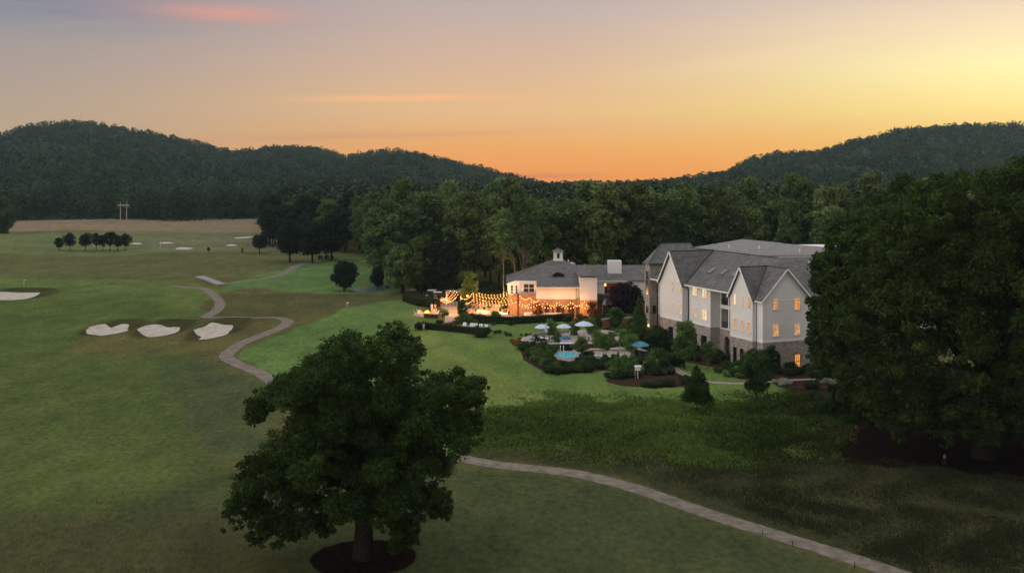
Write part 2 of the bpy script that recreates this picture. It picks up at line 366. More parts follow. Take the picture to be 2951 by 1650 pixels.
# ------------------------------------------------------------------ ground
def polymask(px, py, poly, soft):
    poly = np.array(poly, float); n = len(poly); ins = np.zeros(px.shape, bool); dist = np.full(px.shape, 1e9)
    for i in range(n):
        x1, y1 = poly[i]; x2, y2 = poly[(i+1) % n]
        if y1 != y2:
            cnd = ((y1 > py) != (y2 > py)) & (px < (x2-x1)*(py-y1)/(y2-y1)+x1); ins ^= cnd
        dx_, dy_ = x2-x1, y2-y1; t = np.clip(((px-x1)*dx_+(py-y1)*dy_)/(dx_*dx_+dy_*dy_+1e-9), 0, 1)
        dist = np.minimum(dist, np.hypot(px-x1-t*dx_, (py-y1-t*dy_)*2.0))
    sd_ = np.where(ins, dist, -dist)
    return sstep(sd_/soft*.5+.5)
s_rows = [2.2, 3, 4.5, 6, 8, 11, 15, 20, 26, 32]+list(np.arange(38, 100, 3))+list(np.arange(100, 500, 2.0))+list(np.arange(500, 1150, 3.0))+list(np.arange(1150, 3600, 70))
s_rows = np.array(s_rows)
cols = np.concatenate([np.arange(-1500, -40, 60), np.arange(-40, 2990, 4.0), np.arange(3000, 4500, 60)])
SX, SY = np.meshgrid(cols, s_rows)            # a fan of quads, finer where it is far away
YY = F*H/SY; XX = (SX-CX)/F*YY; PYY = SY+HY
ZZ = hgt(XX, YY)
wob = lambda x, y, k, a: a*(np.sin(x*k+1.7*np.sin(y*k*.7))+np.sin(y*k*1.3+2.1*np.sin(x*k*.6+1)))
# mown areas are laid out on the ground; their edges wander by a metre or so
WX = SX+wob(XX, YY, .35, 2.5)+wob(XX, YY, .11, 4); WY = PYY+wob(XX, YY, .31, .9)
ov = lambda pts: [(x*1.146, y*1.146) for x, y in pts]
rough = np.array([.088,.090,.038]); col = np.ones(SX.shape+(3,))*rough
def zone(poly, c, soft, k=1.0):
    m = polymask(WX, WY, poly, soft)[..., None]*k
    global col
    col = col*(1-m)+np.array(c)*m
zone([(-900,730),(1200,715),(1200,800),(600,800),(-900,800)], (.088,.100,.044), 8)                                     # rough band
zone([(-900,668),(800,668),(840,722),(600,728),(-900,728)], (.105,.135,.062), 8)                                        # far fairway
zone([(340,690),(820,672),(860,720),(500,724)], (.128,.140,.082), 14)                                                   # far green apron
zone([(-900,637),(820,636),(820,672),(560,670),(400,668),(200,662),(-900,664)], (.185,.150,.104), 4)                     # dry field
zone(ov([(545,722),(600,705),(700,680),(760,662),(870,650),(960,640),(980,700),(1010,735),(900,745),(760,735),(640,722),(560,728)]), (.085,.150,.055), 5)
zone([(-900,802),(300,800),(560,806),(640,830),(600,900),(540,912),(420,925),(240,935),(170,1000),(-100,1080),(-900,1100)], (.092,.130,.045), 12)
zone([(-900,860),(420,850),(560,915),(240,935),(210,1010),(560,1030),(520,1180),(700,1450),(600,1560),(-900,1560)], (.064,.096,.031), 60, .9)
zone([(560,880),(640,840),(1100,850),(1250,870),(960,905),(830,918),(650,922),(620,900)], (.074,.080,.036), 6)              # rough meadow beyond the path
zone([(430,1010),(640,1060),(800,1110),(760,1300),(640,1330),(520,1180)], (.052,.074,.036), 50, .8)
zone(ov([(735,822),(790,800),(880,772),(1010,752),(1060,775),(1100,790),(1300,850),(1330,900),(1400,950),(1500,985),(1700,985),(1800,1000),(2010,985),(2040,1010),(1900,1030),(1700,1030),(1450,1015),(1330,1025),(1190,1065),(1160,1130),(1000,1150),(700,952),(598,900),(610,878),(690,850),(733,832)]), (.088,.150,.048), 7)
zone(ov([(1040,800),(1300,855),(1340,920),(1560,980),(1400,1010),(1180,1040),(1060,900)]), (.135,.175,.052), 60, .8)
zone([(1190,895),(1400,915),(1700,925),(1760,960),(1950,1030),(2150,1075),(2330,1100),(2330,1165),(1600,1165),(1300,1000)], (.095,.155,.045), 10)
zone(ov([(1150,1060),(1330,1018),(1450,1012),(1700,1022),(2100,1000),(2240,1060),(2050,1160),(1800,1170),(1500,1140),(1180,1140)]), (.070,.098,.028), 18)
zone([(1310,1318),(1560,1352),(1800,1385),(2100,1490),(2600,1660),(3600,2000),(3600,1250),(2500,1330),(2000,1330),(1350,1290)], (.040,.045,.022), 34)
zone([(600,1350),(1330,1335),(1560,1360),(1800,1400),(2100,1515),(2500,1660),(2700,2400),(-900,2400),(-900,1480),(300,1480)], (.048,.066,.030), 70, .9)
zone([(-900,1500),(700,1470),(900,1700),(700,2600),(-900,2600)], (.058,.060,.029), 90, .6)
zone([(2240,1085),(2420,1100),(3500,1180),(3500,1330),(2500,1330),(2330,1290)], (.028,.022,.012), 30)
for cx, cy, rx, ry, dp in BUNK:      # grass lips round the bunkers, bank shade put into their dark colour
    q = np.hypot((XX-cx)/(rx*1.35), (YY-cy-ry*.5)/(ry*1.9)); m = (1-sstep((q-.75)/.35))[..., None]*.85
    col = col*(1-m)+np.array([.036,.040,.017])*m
n_r, n_c = SX.shape
idx = np.arange(n_r*n_c).reshape(n_r, n_c)
quads = np.stack([idx[1:, :-1], idx[1:, 1:], idx[:-1, 1:], idx[:-1, :-1]], -1).reshape(-1, 4)
def np_mesh(name, v, q, mt, tint=None, colour=None, smooth=False):
    me = bpy.data.meshes.new(name); me.vertices.add(len(v)); me.vertices.foreach_set('co', np.ascontiguousarray(v, np.float32).ravel())
    k = q.shape[1]; me.loops.add(q.size); me.loops.foreach_set('vertex_index', np.ascontiguousarray(q, np.int32).ravel())
    me.polygons.add(len(q)); me.polygons.foreach_set('loop_start', np.arange(0, q.size, k, dtype=np.int32))
    if smooth: me.polygons.foreach_set('use_smooth', np.ones(len(q), bool))
    if mt: me.materials.append(mt)
    if tint is not None:
        a = me.attributes.new('tint', 'FLOAT', 'POINT'); a.data.foreach_set('value', np.ascontiguousarray(tint, np.float32))
    if colour is not None:
        a = me.attributes.new('grass', 'FLOAT_COLOR', 'POINT'); a.data.foreach_set('color', np.ascontiguousarray(np.concatenate([colour, np.ones((len(colour), 1))], 1), np.float32).ravel())
    me.update(calc_edges=True); me.validate(); return me
def grass_mat():
    m, n, l = new_mat('grass')
    o = n.new('ShaderNodeOutputMaterial'); b = n.new('ShaderNodeBsdfPrincipled'); l.new(b.outputs[0], o.inputs[0])
    at = n.new('ShaderNodeAttribute'); at.attribute_name = 'grass'; g = n.new('ShaderNodeNewGeometry')
    prev = at.outputs['Color']
    for sc, lo, hi, det, st in ((.035, .87, 1.14, 4, (1,1,1)), (.22, .80, 1.20, 6, (1,.45,1)), (1.6, .70, 1.34, 8, (1,.6,1)), (9., .70, 1.3, 3, (1,1,1))):
        mp = n.new('ShaderNodeMapping'); mp.inputs['Scale'].default_value = st; l.new(g.outputs['Position'], mp.inputs[0])
        q = n.new('ShaderNodeTexNoise'); q.inputs['Scale'].default_value = sc; q.inputs['Detail'].default_value = det; q.inputs['Roughness'].default_value = .62; l.new(mp.outputs[0], q.inputs['Vector'])
        r = n.new('ShaderNodeValToRGB'); l.new(q.outputs[0], r.inputs[0]); r.color_ramp.elements[0].position = .3; r.color_ramp.elements[1].position = .7
        r.color_ramp.elements[0].color = (lo*.97, lo, lo*1.02, 1); r.color_ramp.elements[1].color = (hi*1.05, hi, hi*.95, 1)
        mx = n.new('ShaderNodeMix'); mx.data_type = 'RGBA'; mx.blend_type = 'MULTIPLY'; mx.inputs[0].default_value = 1
        l.new(prev, mx.inputs[6]); l.new(r.outputs[0], mx.inputs[7]); prev = mx.outputs[2]; last = q
    # scattered dark tufts and dry bits
    v = n.new('ShaderNodeTexNoise'); v.inputs['Scale'].default_value = .55; v.inputs['Detail'].default_value = 10; v.inputs['Roughness'].default_value = .8; l.new(g.outputs['Position'], v.inputs['Vector'])
    r = n.new('ShaderNodeValToRGB'); l.new(v.outputs[0], r.inputs[0]); e = r.color_ramp.elements; e[0].position = .33; e[0].color = (.6,.64,.6,1); e[1].position = .43; e[1].color = (1,1,1,1)
    mx = n.new('ShaderNodeMix'); mx.data_type = 'RGBA'; mx.blend_type = 'MULTIPLY'; mx.inputs[0].default_value = 1
    l.new(prev, mx.inputs[6]); l.new(r.outputs[0], mx.inputs[7]); l.new(mx.outputs[2], b.inputs['Base Color'])
    bp = n.new('ShaderNodeBump'); bp.inputs['Strength'].default_value = .5; bp.inputs['Distance'].default_value = .12
    l.new(v.outputs[0], bp.inputs['Height']); l.new(bp.outputs[0], b.inputs['Normal'])
    b.inputs['Roughness'].default_value = .95; b.inputs['Specular IOR Level'].default_value = 0
    return m
M['grass'] = grass_mat()
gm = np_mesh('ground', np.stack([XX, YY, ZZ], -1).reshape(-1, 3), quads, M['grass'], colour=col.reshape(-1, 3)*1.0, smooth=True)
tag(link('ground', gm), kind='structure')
def sheet(name, outline, mt, dz=.03, res=1.0, kind='structure', px=True, wobble=0.0, zp=None):
    """polygon draped on the ground: a fine grid clipped by an outline"""
    pts = [(*(G(x, y) if zp is None else Gb(x, y, zp)).xy,) for x, y in outline] if px else outline
    import bmesh
    bm = bmesh.new(); n = len(pts); r = random.Random(len(name)+n)
    # resample outline
    out = []
    for i in range(n):
        a = Vector(pts[i]); b = Vector(pts[(i+1) % n]); k = max(1, int((b-a).length/res))
        for j in range(k):
            p = a.lerp(b, j/k); t = Vector((b-a).yx).normalized(); out.append(p+Vector((t.x, -t.y))*r.uniform(-wobble, wobble))
    vs = [bm.verts.new((p.x, p.y, 0)) for p in out]; f = bm.faces.new(vs)
    bmesh.ops.triangulate(bm, faces=[f])
    xs = [p.x for p in out]; ys = [p.y for p in out]
    ext = max(max(xs)-min(xs), max(ys)-min(ys)); step = max(res*1.6, ext/45)
    for ax, lo, hi in ((0, min(xs), max(xs)), (1, min(ys), max(ys))):
        q = lo+step
        while q < hi:
            co = (q, 0, 0) if ax == 0 else (0, q, 0); no = (1, 0, 0) if ax == 0 else (0, 1, 0)
            bmesh.ops.bisect_plane(bm, geom=bm.verts[:]+bm.edges[:]+bm.faces[:], plane_co=co, plane_no=no); q += step
    for v_ in bm.verts: v_.co.z = hz(v_.co.x, v_.co.y)+dz
    bmesh.ops.recalc_face_normals(bm, faces=bm.faces)
    me = bpy.data.meshes.new(name); bm.to_mesh(me); bm.free(); me.materials.append(mt)
    if me.polygons and me.polygons[0].normal.z < 0: me.flip_normals()
    me.polygons.foreach_set('use_smooth', [True]*len(me.polygons))
    return tag(link(name, me), kind=kind)
def smooth_pts(pts, k=8):
    o = []; n = len(pts)
    for i in range(n-1):
        p0, p1, p2, p3 = (Vector(pts[max(i-1,0)]), Vector(pts[i]), Vector(pts[i+1]), Vector(pts[min(i+2,n-1)]))
        for j in range(k):
            t = j/k; o.append(.5*((2*p1)+(p2-p0)*t+(2*p0-5*p1+4*p2-p3)*t*t+(3*p1-p0-3*p2+p3)*t**3))
    o.append(Vector(pts[-1])); return o
def ribbon(name, pxpts, width, mt, dz=.05, k=10, th=0.0):
    c = smooth_pts([G(x, y).xy for x, y in pxpts], k); vs = []; fs = []
    m = 4
    for i, p in enumerate(c):
        d = (c[min(i+1,len(c)-1)]-c[max(i-1,0)]).normalized(); nrm = Vector((-d.y, d.x))
        wd = width[0]+(width[1]-width[0])*i/(len(c)-1) if isinstance(width, tuple) else width
        wd *= 1+.03*math.sin(i*.9)+.03*math.sin(i*2.3+1)
        for j in range(m+1):
            q = p+nrm*wd*(j/m-.5); vs.append((q.x, q.y, hz(q.x, q.y)+dz+(.0 if 0 < j < m else -.03)))
    for i in range(len(c)-1):
        for j in range(m): a = i*(m+1)+j; fs.append((a, a+1, a+m+2, a+m+1))
    b = MB().add(vs, fs); me = b.mesh(name, mt, True)
    if me.polygons[0].normal.z < 0: me.flip_normals()
    return tag(link(name, me), kind='structure')
c4 = lambda x, y: (500+x/2.619, 560+y/2.619)
ribbon('cart_path', [c4(-10,690), c4(120,703), c4(180,704), c4(250,720), c4(310,765), c4(352,820), c4(325,875), c4(262,912), c4(245,922), c4(300,929), c4(560,926), c4(740,927), c4(845,945), c4(858,968), c4(800,1010), c4(640,1072), c4(500,1132), c4(415,1195), c4(400,1225), c4(450,1262), c4(560,1310), c4(700,1375),(860,1150),(1010,1220),(1180,1290),
   ], 2.45, M['asphalt'])
ribbon('cart_path', [(1180,1290),(1323,1318)]+ov([(1250,1168),(1400,1184),(1480,1197),(1600,1228),(1700,1263),(1800,1297),(1900,1328),(2000,1359),(2100,1390),(2230,1433),(2420,1500)]), (2.15,2.2), M['asphalt'])
ribbon('cart_path', [c4(360,676), c4(520,657), c4(700,632), c4(820,602), c4(870,575), c4(940,535), c4(1010,515), c4(1120,500)], 2.6, M['asphalt'])
ribbon('dirt_path', [(-40,740+62),(150,799),(400,800),(560,797)], .9, mat('dark_turf_edge', (.035,.038,.018), .95, .3, 1), .06)
sheet('pond', [c4(1340,722), c4(1390,703), c4(1480,693), c4(1600,690), c4(1640,700), c4(1580,722), c4(1500,742), c4(1420,741)], mat('pond_water', (.16,.19,.21), .15, .2, .2, spec=.5), .05, 2.5)
ribbon('footbridge_deck', [c4(195,618), c4(270,645), c4(365,680)], 2.8, M['asphaltgrey'], .12)
for i, o in enumerate([
    [(-60,845),(0,838+6),(40,845),(110,846),(112,849),(80,858),(40,863),(-60,866)],
    [(247,955),(262,945),(300,938),(315,943),(330,942),(352,938),(372,940),(366,948),(371,952),(345,962),(310,965),(275,962),(252,960)],
    [(395,953),(418,943),(450,939),(480,943),(505,943),(519,947),(508,957),(480,966),(430,969),(412,962)],
    [(558,954),(590,944),(610,935),(640,938),(672,940),(662,951),(650,963),(620,975),(572,977),(580,968),(565,960)],
    [(377,701),(392,699),(408,701),(405,704),(380,704)], [(460,698),(480,697),(502,699),(490,702),(462,702)],
    [(505,716),(522,712),(555,714),(545,719),(512,719)], [(652,706),(668,703),(684,706),(676,709),(655,709)],
    [(680,684),(700,682),(728,681),(722,685),(700,687),(678,688)], [(270,704),(292,703),(300,706),(275,707)]]):
    sm = [tuple(p) for p in smooth_pts([Vector(q) for q in o+[o[0]]], 4)[:-1]]
    sheet('sand_bunker', sm, M['sand'], .07, .8 if i < 4 else 2.5, wobble=.12, zp=-.25 if i < 4 else None)
    if i > 3:
        cxp = sum(q[0] for q in o)/len(o); top = min(q[1] for q in o); hw = (max(q[0] for q in o)-min(q[0] for q in o))/2
        sheet('bunker_lip', [(cxp-hw*1.2,top+1),(cxp-hw*.7,top-2.2),(cxp+hw*.7,top-2.6),(cxp+hw*1.3,top-.5),(cxp+hw*.8,top+1.0),(cxp,top+.3)], mat('lip_turf_shade', (.030,.034,.015), .95, .3, 1), .06, 3)  # dark strip above each far bunker: lip shade put into the turf colour
mulch_ring = lambda cx, cy, rx, k=22: [(p.x, p.y) for p in [Vector((G(cx, cy).x+rx*math.cos(2*PI*i/k), G(cx, cy).y+rx*.95*math.sin(2*PI*i/k))) for i in range(k)]]
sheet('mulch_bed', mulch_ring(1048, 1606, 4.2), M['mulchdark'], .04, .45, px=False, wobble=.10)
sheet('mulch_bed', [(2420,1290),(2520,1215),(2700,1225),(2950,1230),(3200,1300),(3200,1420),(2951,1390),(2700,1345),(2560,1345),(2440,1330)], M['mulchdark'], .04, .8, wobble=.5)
sheet('mulch_bed', [(1745,1094),(1790,1070),(1900,1062),(1985,1085),(2020,1104),(2000,1113),(1900,1117),(1800,1112),(1755,1103)], M['mulch'], .04, .8, wobble=.1)
sheet('mulch_bed', [(1500,1010),(1560,980),(1700,985),(1780,1040),(1775,1062),(1700,1073),(1590,1078),(1560,1066),(1510,1038)], M['mulch'], .035, .8, wobble=.1)
sheet('mulch_bed', [(1960,1040),(2080,1035),(2140,1070),(2240,1078),(2340,1070),(2420,1085),(2340,1095),(2215,1098),(2130,1092),(2080,1062),(2000,1048)], M['mulch'], .035, 1, wobble=.1)
sheet('mulch_bed', [(1860,950),(1950,960),(2060,1010),(2100,1040),(2000,1040),(1900,1010),(1800,1000),(1780,960)], M['mulch'], .03, 1, wobble=.1)
sheet('mulch_bed', [(2225,1096),(2320,1093),(2420,1100),(2420,1118),(2320,1122),(2240,1112)], M['mulch'], .045, 1, wobble=.1)
ribbon('garden_path', [(1935,1058),(1955,1068),(1989,1087),(2030,1099),(2085,1103),(2139,1104.5),(2214,1100),(2290,1095),(2345,1093),(2420,1093)], 1.45, M['paving'], .06)
# ------------------------------------------------------------------ hills
sky_x = np.array([-700,-100,0,69,150,206,275,344,493,596,665,690,733,802,905,951,991,1031,1100,1169,1238,1375,1490,1570,1750,1902,2005,2097,2154,2246,2361,2498,2590,2716,2865,2951,3094,3700])
sky_y = np.array([470,400,389,364,355,352,356,367,395,418,437,436,430,422,424,435,450,441,432,435,453,481,510,531,529,525,510,493,458,441,436,395,372,361,358,357,344,330.])
r_x = np.array([-700,600,700,900,960,1040,1400,1600,1900,2100,2400,3000,3700]); r_y = np.array([1650,1750,1950,2000,1950,1850,1750,1500,1500,1700,1800,1900,1900.])
def hill(px, Y):
    Yr = np.interp(px, r_x, r_y); zr = np.interp(px, sky_x, sky_y)
    zr = H+(HY-zr)*Yr/F-11.5
    Y0 = np.interp(px, [-700,700,1400,1900,2400,3700], [700,740,800,800,820,800])
    t = (Y-Y0)/(Yr-Y0); s = np.clip(t, 0, 1)
    prof = s**1.25*(1-.25*np.sin(PI*s)*0)
    z = np.where(t <= 1, zr*prof, zr-(Y-Yr)*.12)
    bumps = (np.sin(px*.021+Y*.006)*np.sin(Y*.011+px*.004))*8+np.sin(px*.06+Y*.017)*3
    z = z+bumps*np.sin(PI*np.clip(s, 0, 1))*np.clip(zr/60, 0, 1)
    return np.where(t <= 0, -1.0, z)
hx = np.arange(-700, 3701, 16.0); hyy = np.concatenate([np.arange(690, 2100, 22.0), np.arange(2100, 3000, 90.0)])
HX, HYY = np.meshgrid(hx, hyy)
hv = np.stack([(HX-CX)/F*HYY, HYY, hill(HX, HYY)], -1).reshape(-1, 3); a_, b_ = HX.shape
ii = np.arange(a_*b_).reshape(a_, b_); hq = np.stack([ii[:-1, :-1], ii[:-1, 1:], ii[1:, 1:], ii[1:, :-1]], -1).reshape(-1, 4)
tag(link('hills', np_mesh('hills', hv, hq, mat('hill_floor', (.030,.038,.020), .95, .4, .03), smooth=True)), kind='structure')
# ------------------------------------------------------------------ foliage
def leafquads(cen, nrm, size, rng, tint):
    n = len(cen); r = rng.normal(size=(n, 3)); a = np.cross(nrm, r); a /= np.linalg.norm(a, axis=1)[:, None]+1e-9
    b = np.cross(nrm, a); s = size if np.ndim(size) else np.full(n, size)
    s = (s*rng.uniform(.6, 1.35, n))[:, None]
    v = np.stack([cen-a*s, cen-b*s*.62+nrm*s*.12, cen+a*s, cen+b*s*.62+nrm*s*.12], 1).reshape(-1, 3)
    return v, np.repeat(tint, 4)
def unit(rng, n, up=0.0):
    d = rng.normal(size=(n, 3)); d /= np.linalg.norm(d, axis=1)[:, None]
    d[:, 2] += up; return d/np.linalg.norm(d, axis=1)[:, None]
def clump_leaves(clumps, n_total, size, rng, up=.25, flat=.75, deep=.55, shoots=0.25):
    """clumps: array of x,y,z,r; leaves sit in the outer part of each clump, with stray shoots"""
    cl = np.array(clumps); wgt = cl[:, 3]**2; wgt = wgt/wgt.sum(); k = rng.choice(len(cl), n_total, p=wgt)
    d = unit(rng, n_total, up); rad = rng.uniform(deep, 1.0, n_total)**.6
    sh = rng.random(n_total) < shoots; rad = np.where(sh, rad*rng.uniform(1.0, 1.5, n_total), rad)
    # twigs: gather leaves into small sprays
    lump = np.sin(d*7.0+cl[k, :3]*3.1).sum(1)*.10
    r = cl[k, 3]*(rad+lump)
    c = cl[k, :3]+d*r[:, None]*np.array([1, 1, flat])
    nm = d*.6+rng.normal(size=(n_total, 3))*.55; nm[:, 2] += .35; nm /= np.linalg.norm(nm, axis=1)[:, None]
    ctint = rng.uniform(-.27, .27, len(cl))[k]
    t = np.clip(.40+ctint+rng.normal(size=n_total)*.17, 0, 1)
    return leafquads(c, nm, size, rng, t)
def crown_mesh(name, clumps, n, size, mt, seed, **kw):
    rng = np.random.default_rng(seed); v, t = clump_leaves(clumps, n, size, rng, **kw)
    return np_mesh(name, v, np.arange(len(v)).reshape(-1, 4), mt, tint=t)
def limb(b, p0, p1, r0, r1, rng, sag=.1, k=6, n=6):
    p0 = Vector(p0); p1 = Vector(p1); L_ = (p1-p0).length; pts = []; rs = []
    mid = p0.lerp(p1, .5)+Vector((rng.uniform(-.08,.08)*L_, rng.uniform(-.08,.08)*L_, sag*L_))
    for i in range(n+1):
        t = i/n; q = p0*(1-t)**2+mid*2*t*(1-t)+p1*t*t; pts.append(q); rs.append(r0+(r1-r0)*t)
    b.tube(pts, rs, k)
def trunk_mesh(name, h, r, clumps, mt, seed, nl=14, fork=.35, lean=0.0, kr=.45):
    rng = random.Random(seed); b = MB()
    top = h; pts = [(0,0,-.3),(0,0,.15),(lean*.1,0,h*.12),(lean*.3,.02*h,h*fork),(lean*.6,-.01*h,h*.6),(lean,0,top*.86)]
    b.tube(pts, [r*1.7, r*1.25, r, r*.82, r*.5, r*.12], 10)
    cl = sorted(clumps, key=lambda c: -c[3]); cl = cl[:nl*2]; rng.shuffle(cl)
    for c in cl[:nl]:
        z0 = max(h*fork*.8, min(c[2]*.75, h*.7)); 
        zz = rng.uniform(h*fork*.8, max(h*fork*.85, z0))
        tt = (zz-h*fork)/(h*.6) ; limb(b, (lean*zz/h, 0, zz), (c[0], c[1], c[2]), r*kr*(1-.5*max(0,tt)), r*.08, rng, .05)
    return b.mesh(name, mt, True)
def env_clumps(rng, n, h, base, rad, rc, top_pow=1.0, cx=0, cy=0, irr=.15):
    """clumps over a domed envelope from base height to h"""
    out = []
    for i in range(n):
        t = (i+.5)/n; zf = t; a = i*2.39996+rng.uniform(-.4, .4)
        z = base+(h-base)*zf; prof = math.sin(PI*min(1, (.12+.80*zf)**top_pow))**.7
        rr = rad*prof*(rng.uniform(.45, .92) if rng.random() < .75 else rng.uniform(.05, .4))*(1+rng.uniform(-irr, irr))
        out.append((cx+rr*math.cos(a), cy+rr*math.sin(a), z*(1-.12*rc/h)+rng.uniform(-.3,.3)*rc, rc*rng.uniform(.65, 1.2)))
    return out
def make_tree(name, label, cat, loc, clumps, n, size, leaf, h, r, seed, group=None, nl=14, fork=.3, bark='bark', lean=0, parts=('trunk','crown'), rz=0, scale=None, **kw):
    t = thing(name, label, cat, loc, rz, group, scale)
    link('trunk', trunk_mesh('trunk', h, r, clumps, M[bark], seed, nl, fork, lean), t)
    link('crown', crown_mesh('crown', clumps, n, size, leaf if not isinstance(leaf, str) else M[leaf], seed, **kw), t)
    return t
# --- the big tree in the foreground
def lobes_to_clumps(base, Y, lobes, depth, seed, jitter=.35):
    rng = random.Random(seed); out = []
    for px, py, r in lobes:
        q = atY(px, py, Y); R = r*Y/F; x, z = q.x-base.x, q.z
        d = depth(x, z)
        k = max(1, int(round(2*d/(R*1.1))))
        for j in range(k):
            yy = -d+2*d*(j+.5)/k if k > 1 else 0
            out.append((x+rng.uniform(-jitter, jitter)*R*.4, yy+rng.uniform(-.4,.4)*R, z+rng.uniform(-jitter, jitter)*R*.4, R*rng.uniform(.72, 1.0)))
    # break each big lobe into leafy sub-clumps
    sub = []
    for x, y, z, R in out:
        for j in range(9):
            d = np.array([rng.gauss(0,1), rng.gauss(0,1), rng.gauss(.2,1)]); d /= np.linalg.norm(d)
            sub.append((x+d[0]*R*.66, y+d[1]*R*.66, z+d[2]*R*.62, R*rng.uniform(.20,.46)))
        for j in range(6):
            d = np.array([rng.gauss(0,1), rng.gauss(0,1), rng.gauss(.1,1)]); d /= np.linalg.norm(d)
            sub.append((x+d[0]*R*1.0, y+d[1]*R*1.0, z+d[2]*R*.9, R*rng.uniform(.13,.22)))
    rng.shuffle(sub); sub = sub[:int(len(sub)*.78)]
    return sub
base = G(1048, 1606)
fg = [(1110,1000,62),(1000,1015,70),(1180,1020,45),(1080,1090,105),(930,1070,75),(860,1120,80),(805,1130,58),(770,1160,36),(960,1180,120),(1120,1210,130),(1250,1140,90),(1330,1120,62),(1370,1135,40),(1290,1240,95),(1350,1230,45),
      (1230,1320,95),(900,1280,120),(800,1330,85),(735,1390,70),(700,1440,58),(680,1475,45),(755,1480,60),(850,1430,115),(1000,1370,140),(1130,1400,105),(1230,1430,52),(1270,1445,40),(740,1530,32),(800,1530,42),(870,1510,44),(945,1500,48),(1150,1500,46),(1180,1535,30),(1140,1550,26),(1120,1310,130),(1290,1460,28)]
dep = lambda x, z: math.sqrt(max(0.2, 1-(x/10.8)**2-((z-10.5)/10.5)**2))*7.0*min(1, max(.5, (z-.5)/6))
fg = [(x, y if y < 1300 else y+8, r*.97) for x, y, r in fg]; cl = lobes_to_clumps(base, base.y, fg, dep, 3)
make_tree('oak_tree', 'large dark spreading oak in the near foreground, alone in a dark mulch ring', 'tree', base, cl, 235000, .12, 'leaf_oak', 17.5, .72, 5, nl=44, fork=.22, shoots=.5, up=.1, deep=.35)
# --- the big trees at the right edge
base = G(2835, 1318)
bg_ = [(2700,560,90),(2850,560,100),(2980,540,100),(3100,600,110),(2620,640,85),(2560,720,80),(2700,720,110),(2850,700,130),(3000,720,140),(2520,830,85),(2640,850,120),(2800,870,150),(2980,880,150),(3130,800,120),
       (2480,940,80),(2580,990,110),(2720,1010,140),(2890,1040,150),(3060,1050,150),(2520,1100,75),(2640,1120,90),(2780,1150,90),(2940,1150,110),(3120,1180,120),(2600,1180,50),(2750,1205,42),(2860,1190,60),(2680,1225,40),(2900,1215,55),(2990,1230,60),(2560,1215,40),(3180,950,110),(2960,620,100),(2780,620,90)]
dep = lambda x, z: math.sqrt(max(0.15, 1-(x/15.5)**2-((z-17)/17.5)**2))*11
cl = lobes_to_clumps(base, base.y, bg_, dep, 11)
make_tree('oak_tree', 'huge dark tree filling the right edge, thick trunk on red mulch', 'tree', base, cl, 300000, .18, 'leaf_big', 29, 1.0, 9, nl=30, fork=.25, shoots=.45, deep=.4)
base = G(2500, 1190)
dx2 = 16
b2 = [(2590,560,60),(2540,610,60),(2480,660,60),(2430,700,55),(2400,760,60),(2440,820,80),(2380,830,45),(2510,740,80),(2400,900,55),(2370,960,45),(2420,980,65),(2480,900,80),(2440,1060,65),(2500,1020,80),(2390,1040,35),(2480,1130,60),(2550,1100,70),(2560,880,80),(2600,700,80),(2420,1150,40)]
dep = lambda x, z: math.sqrt(max(0.15, 1-(x/9.5)**2-((z-13)/15.5)**2))*7.5
b2 = [(x+dx2, y, r) for x, y, r in b2]; cl = lobes_to_clumps(base, base.y, b2, dep, 17)
make_tree('maple_tree', 'tall leafy tree between the white gabled building and the huge right tree', 'tree', base, cl, 110000, .22, 'leaf_big', 24, .5, 19, nl=24, fork=.2, shoots=.35)
base = G(2346, 1078)
b3 = [(2372,740,22),(2350,790,24),(2385,800,35),(2345,830,26),(2332,870,24),(2360,880,32),(2330,905,22),(2350,940,30),(2328,985,26),(2345,1000,28),(2375,960,40),(2385,880,36),(2380,1030,35),(2340,960,22)]
b3 = [(x+14, y, r*.8) for x, y, r in b3]; cl = lobes_to_clumps(base, base.y, b3, lambda x, z: 2.0, 21)
make_tree('pine_tree', 'slim young pine close in front of the right gable wall', 'tree', base, cl, 16000, .22, 'leaf_big', 17, .16, 23, nl=16, fork=.3, shoots=.35)
# --- woodland trees, each on its own trunk
WOOD = []
for s in range(7):
    r = random.Random(100+s); h = [25,23,26,24,22,27,24][s]; rad = [5.2,6.0,4.8,5.6,6.2,5.0,5.6][s]
    cl = env_clumps(r, 46, h, h*[.24,.3,.28,.2,.26,.34,.22][s], rad, 1.75)
    WOOD.append((trunk_mesh('trunk', h, .34, cl, M['barkpale'] if s == 5 else M['bark'], 40+s, 12, .32), crown_mesh('crown', cl, 6500, .45, M['leaf_wood'], 60+s, shoots=.3), h))
def wood_tree(name, label, p, s, sc, rz, group, mt=None):
    t = thing(name, label, 'tree', p, rz, group, sc)
    tr, cr, h = WOOD[s]; link('trunk', tr, t); o = link('crown', cr, t)
    if mt: o.material_slots[0].link = 'OBJECT'; o.material_slots[0].material = M[mt]
    return t
rng = random.Random(5); placed = []
front = lambda px: float(np.interp(px, [760,800,1050,1080,1100,1480,1500,1900,1950,2400,2450,3300], [470,440,410,380,284,276,268,272,275,262,235,225]))
def tryplace(px, Y, dmin):
    x = (px-CX)/F*Y
    for a, b in placed[-400:]:
        if (a-x)**2+(b-Y)**2 < dmin*dmin: return None
    placed.append((x, Y)); return x
cnt = 0
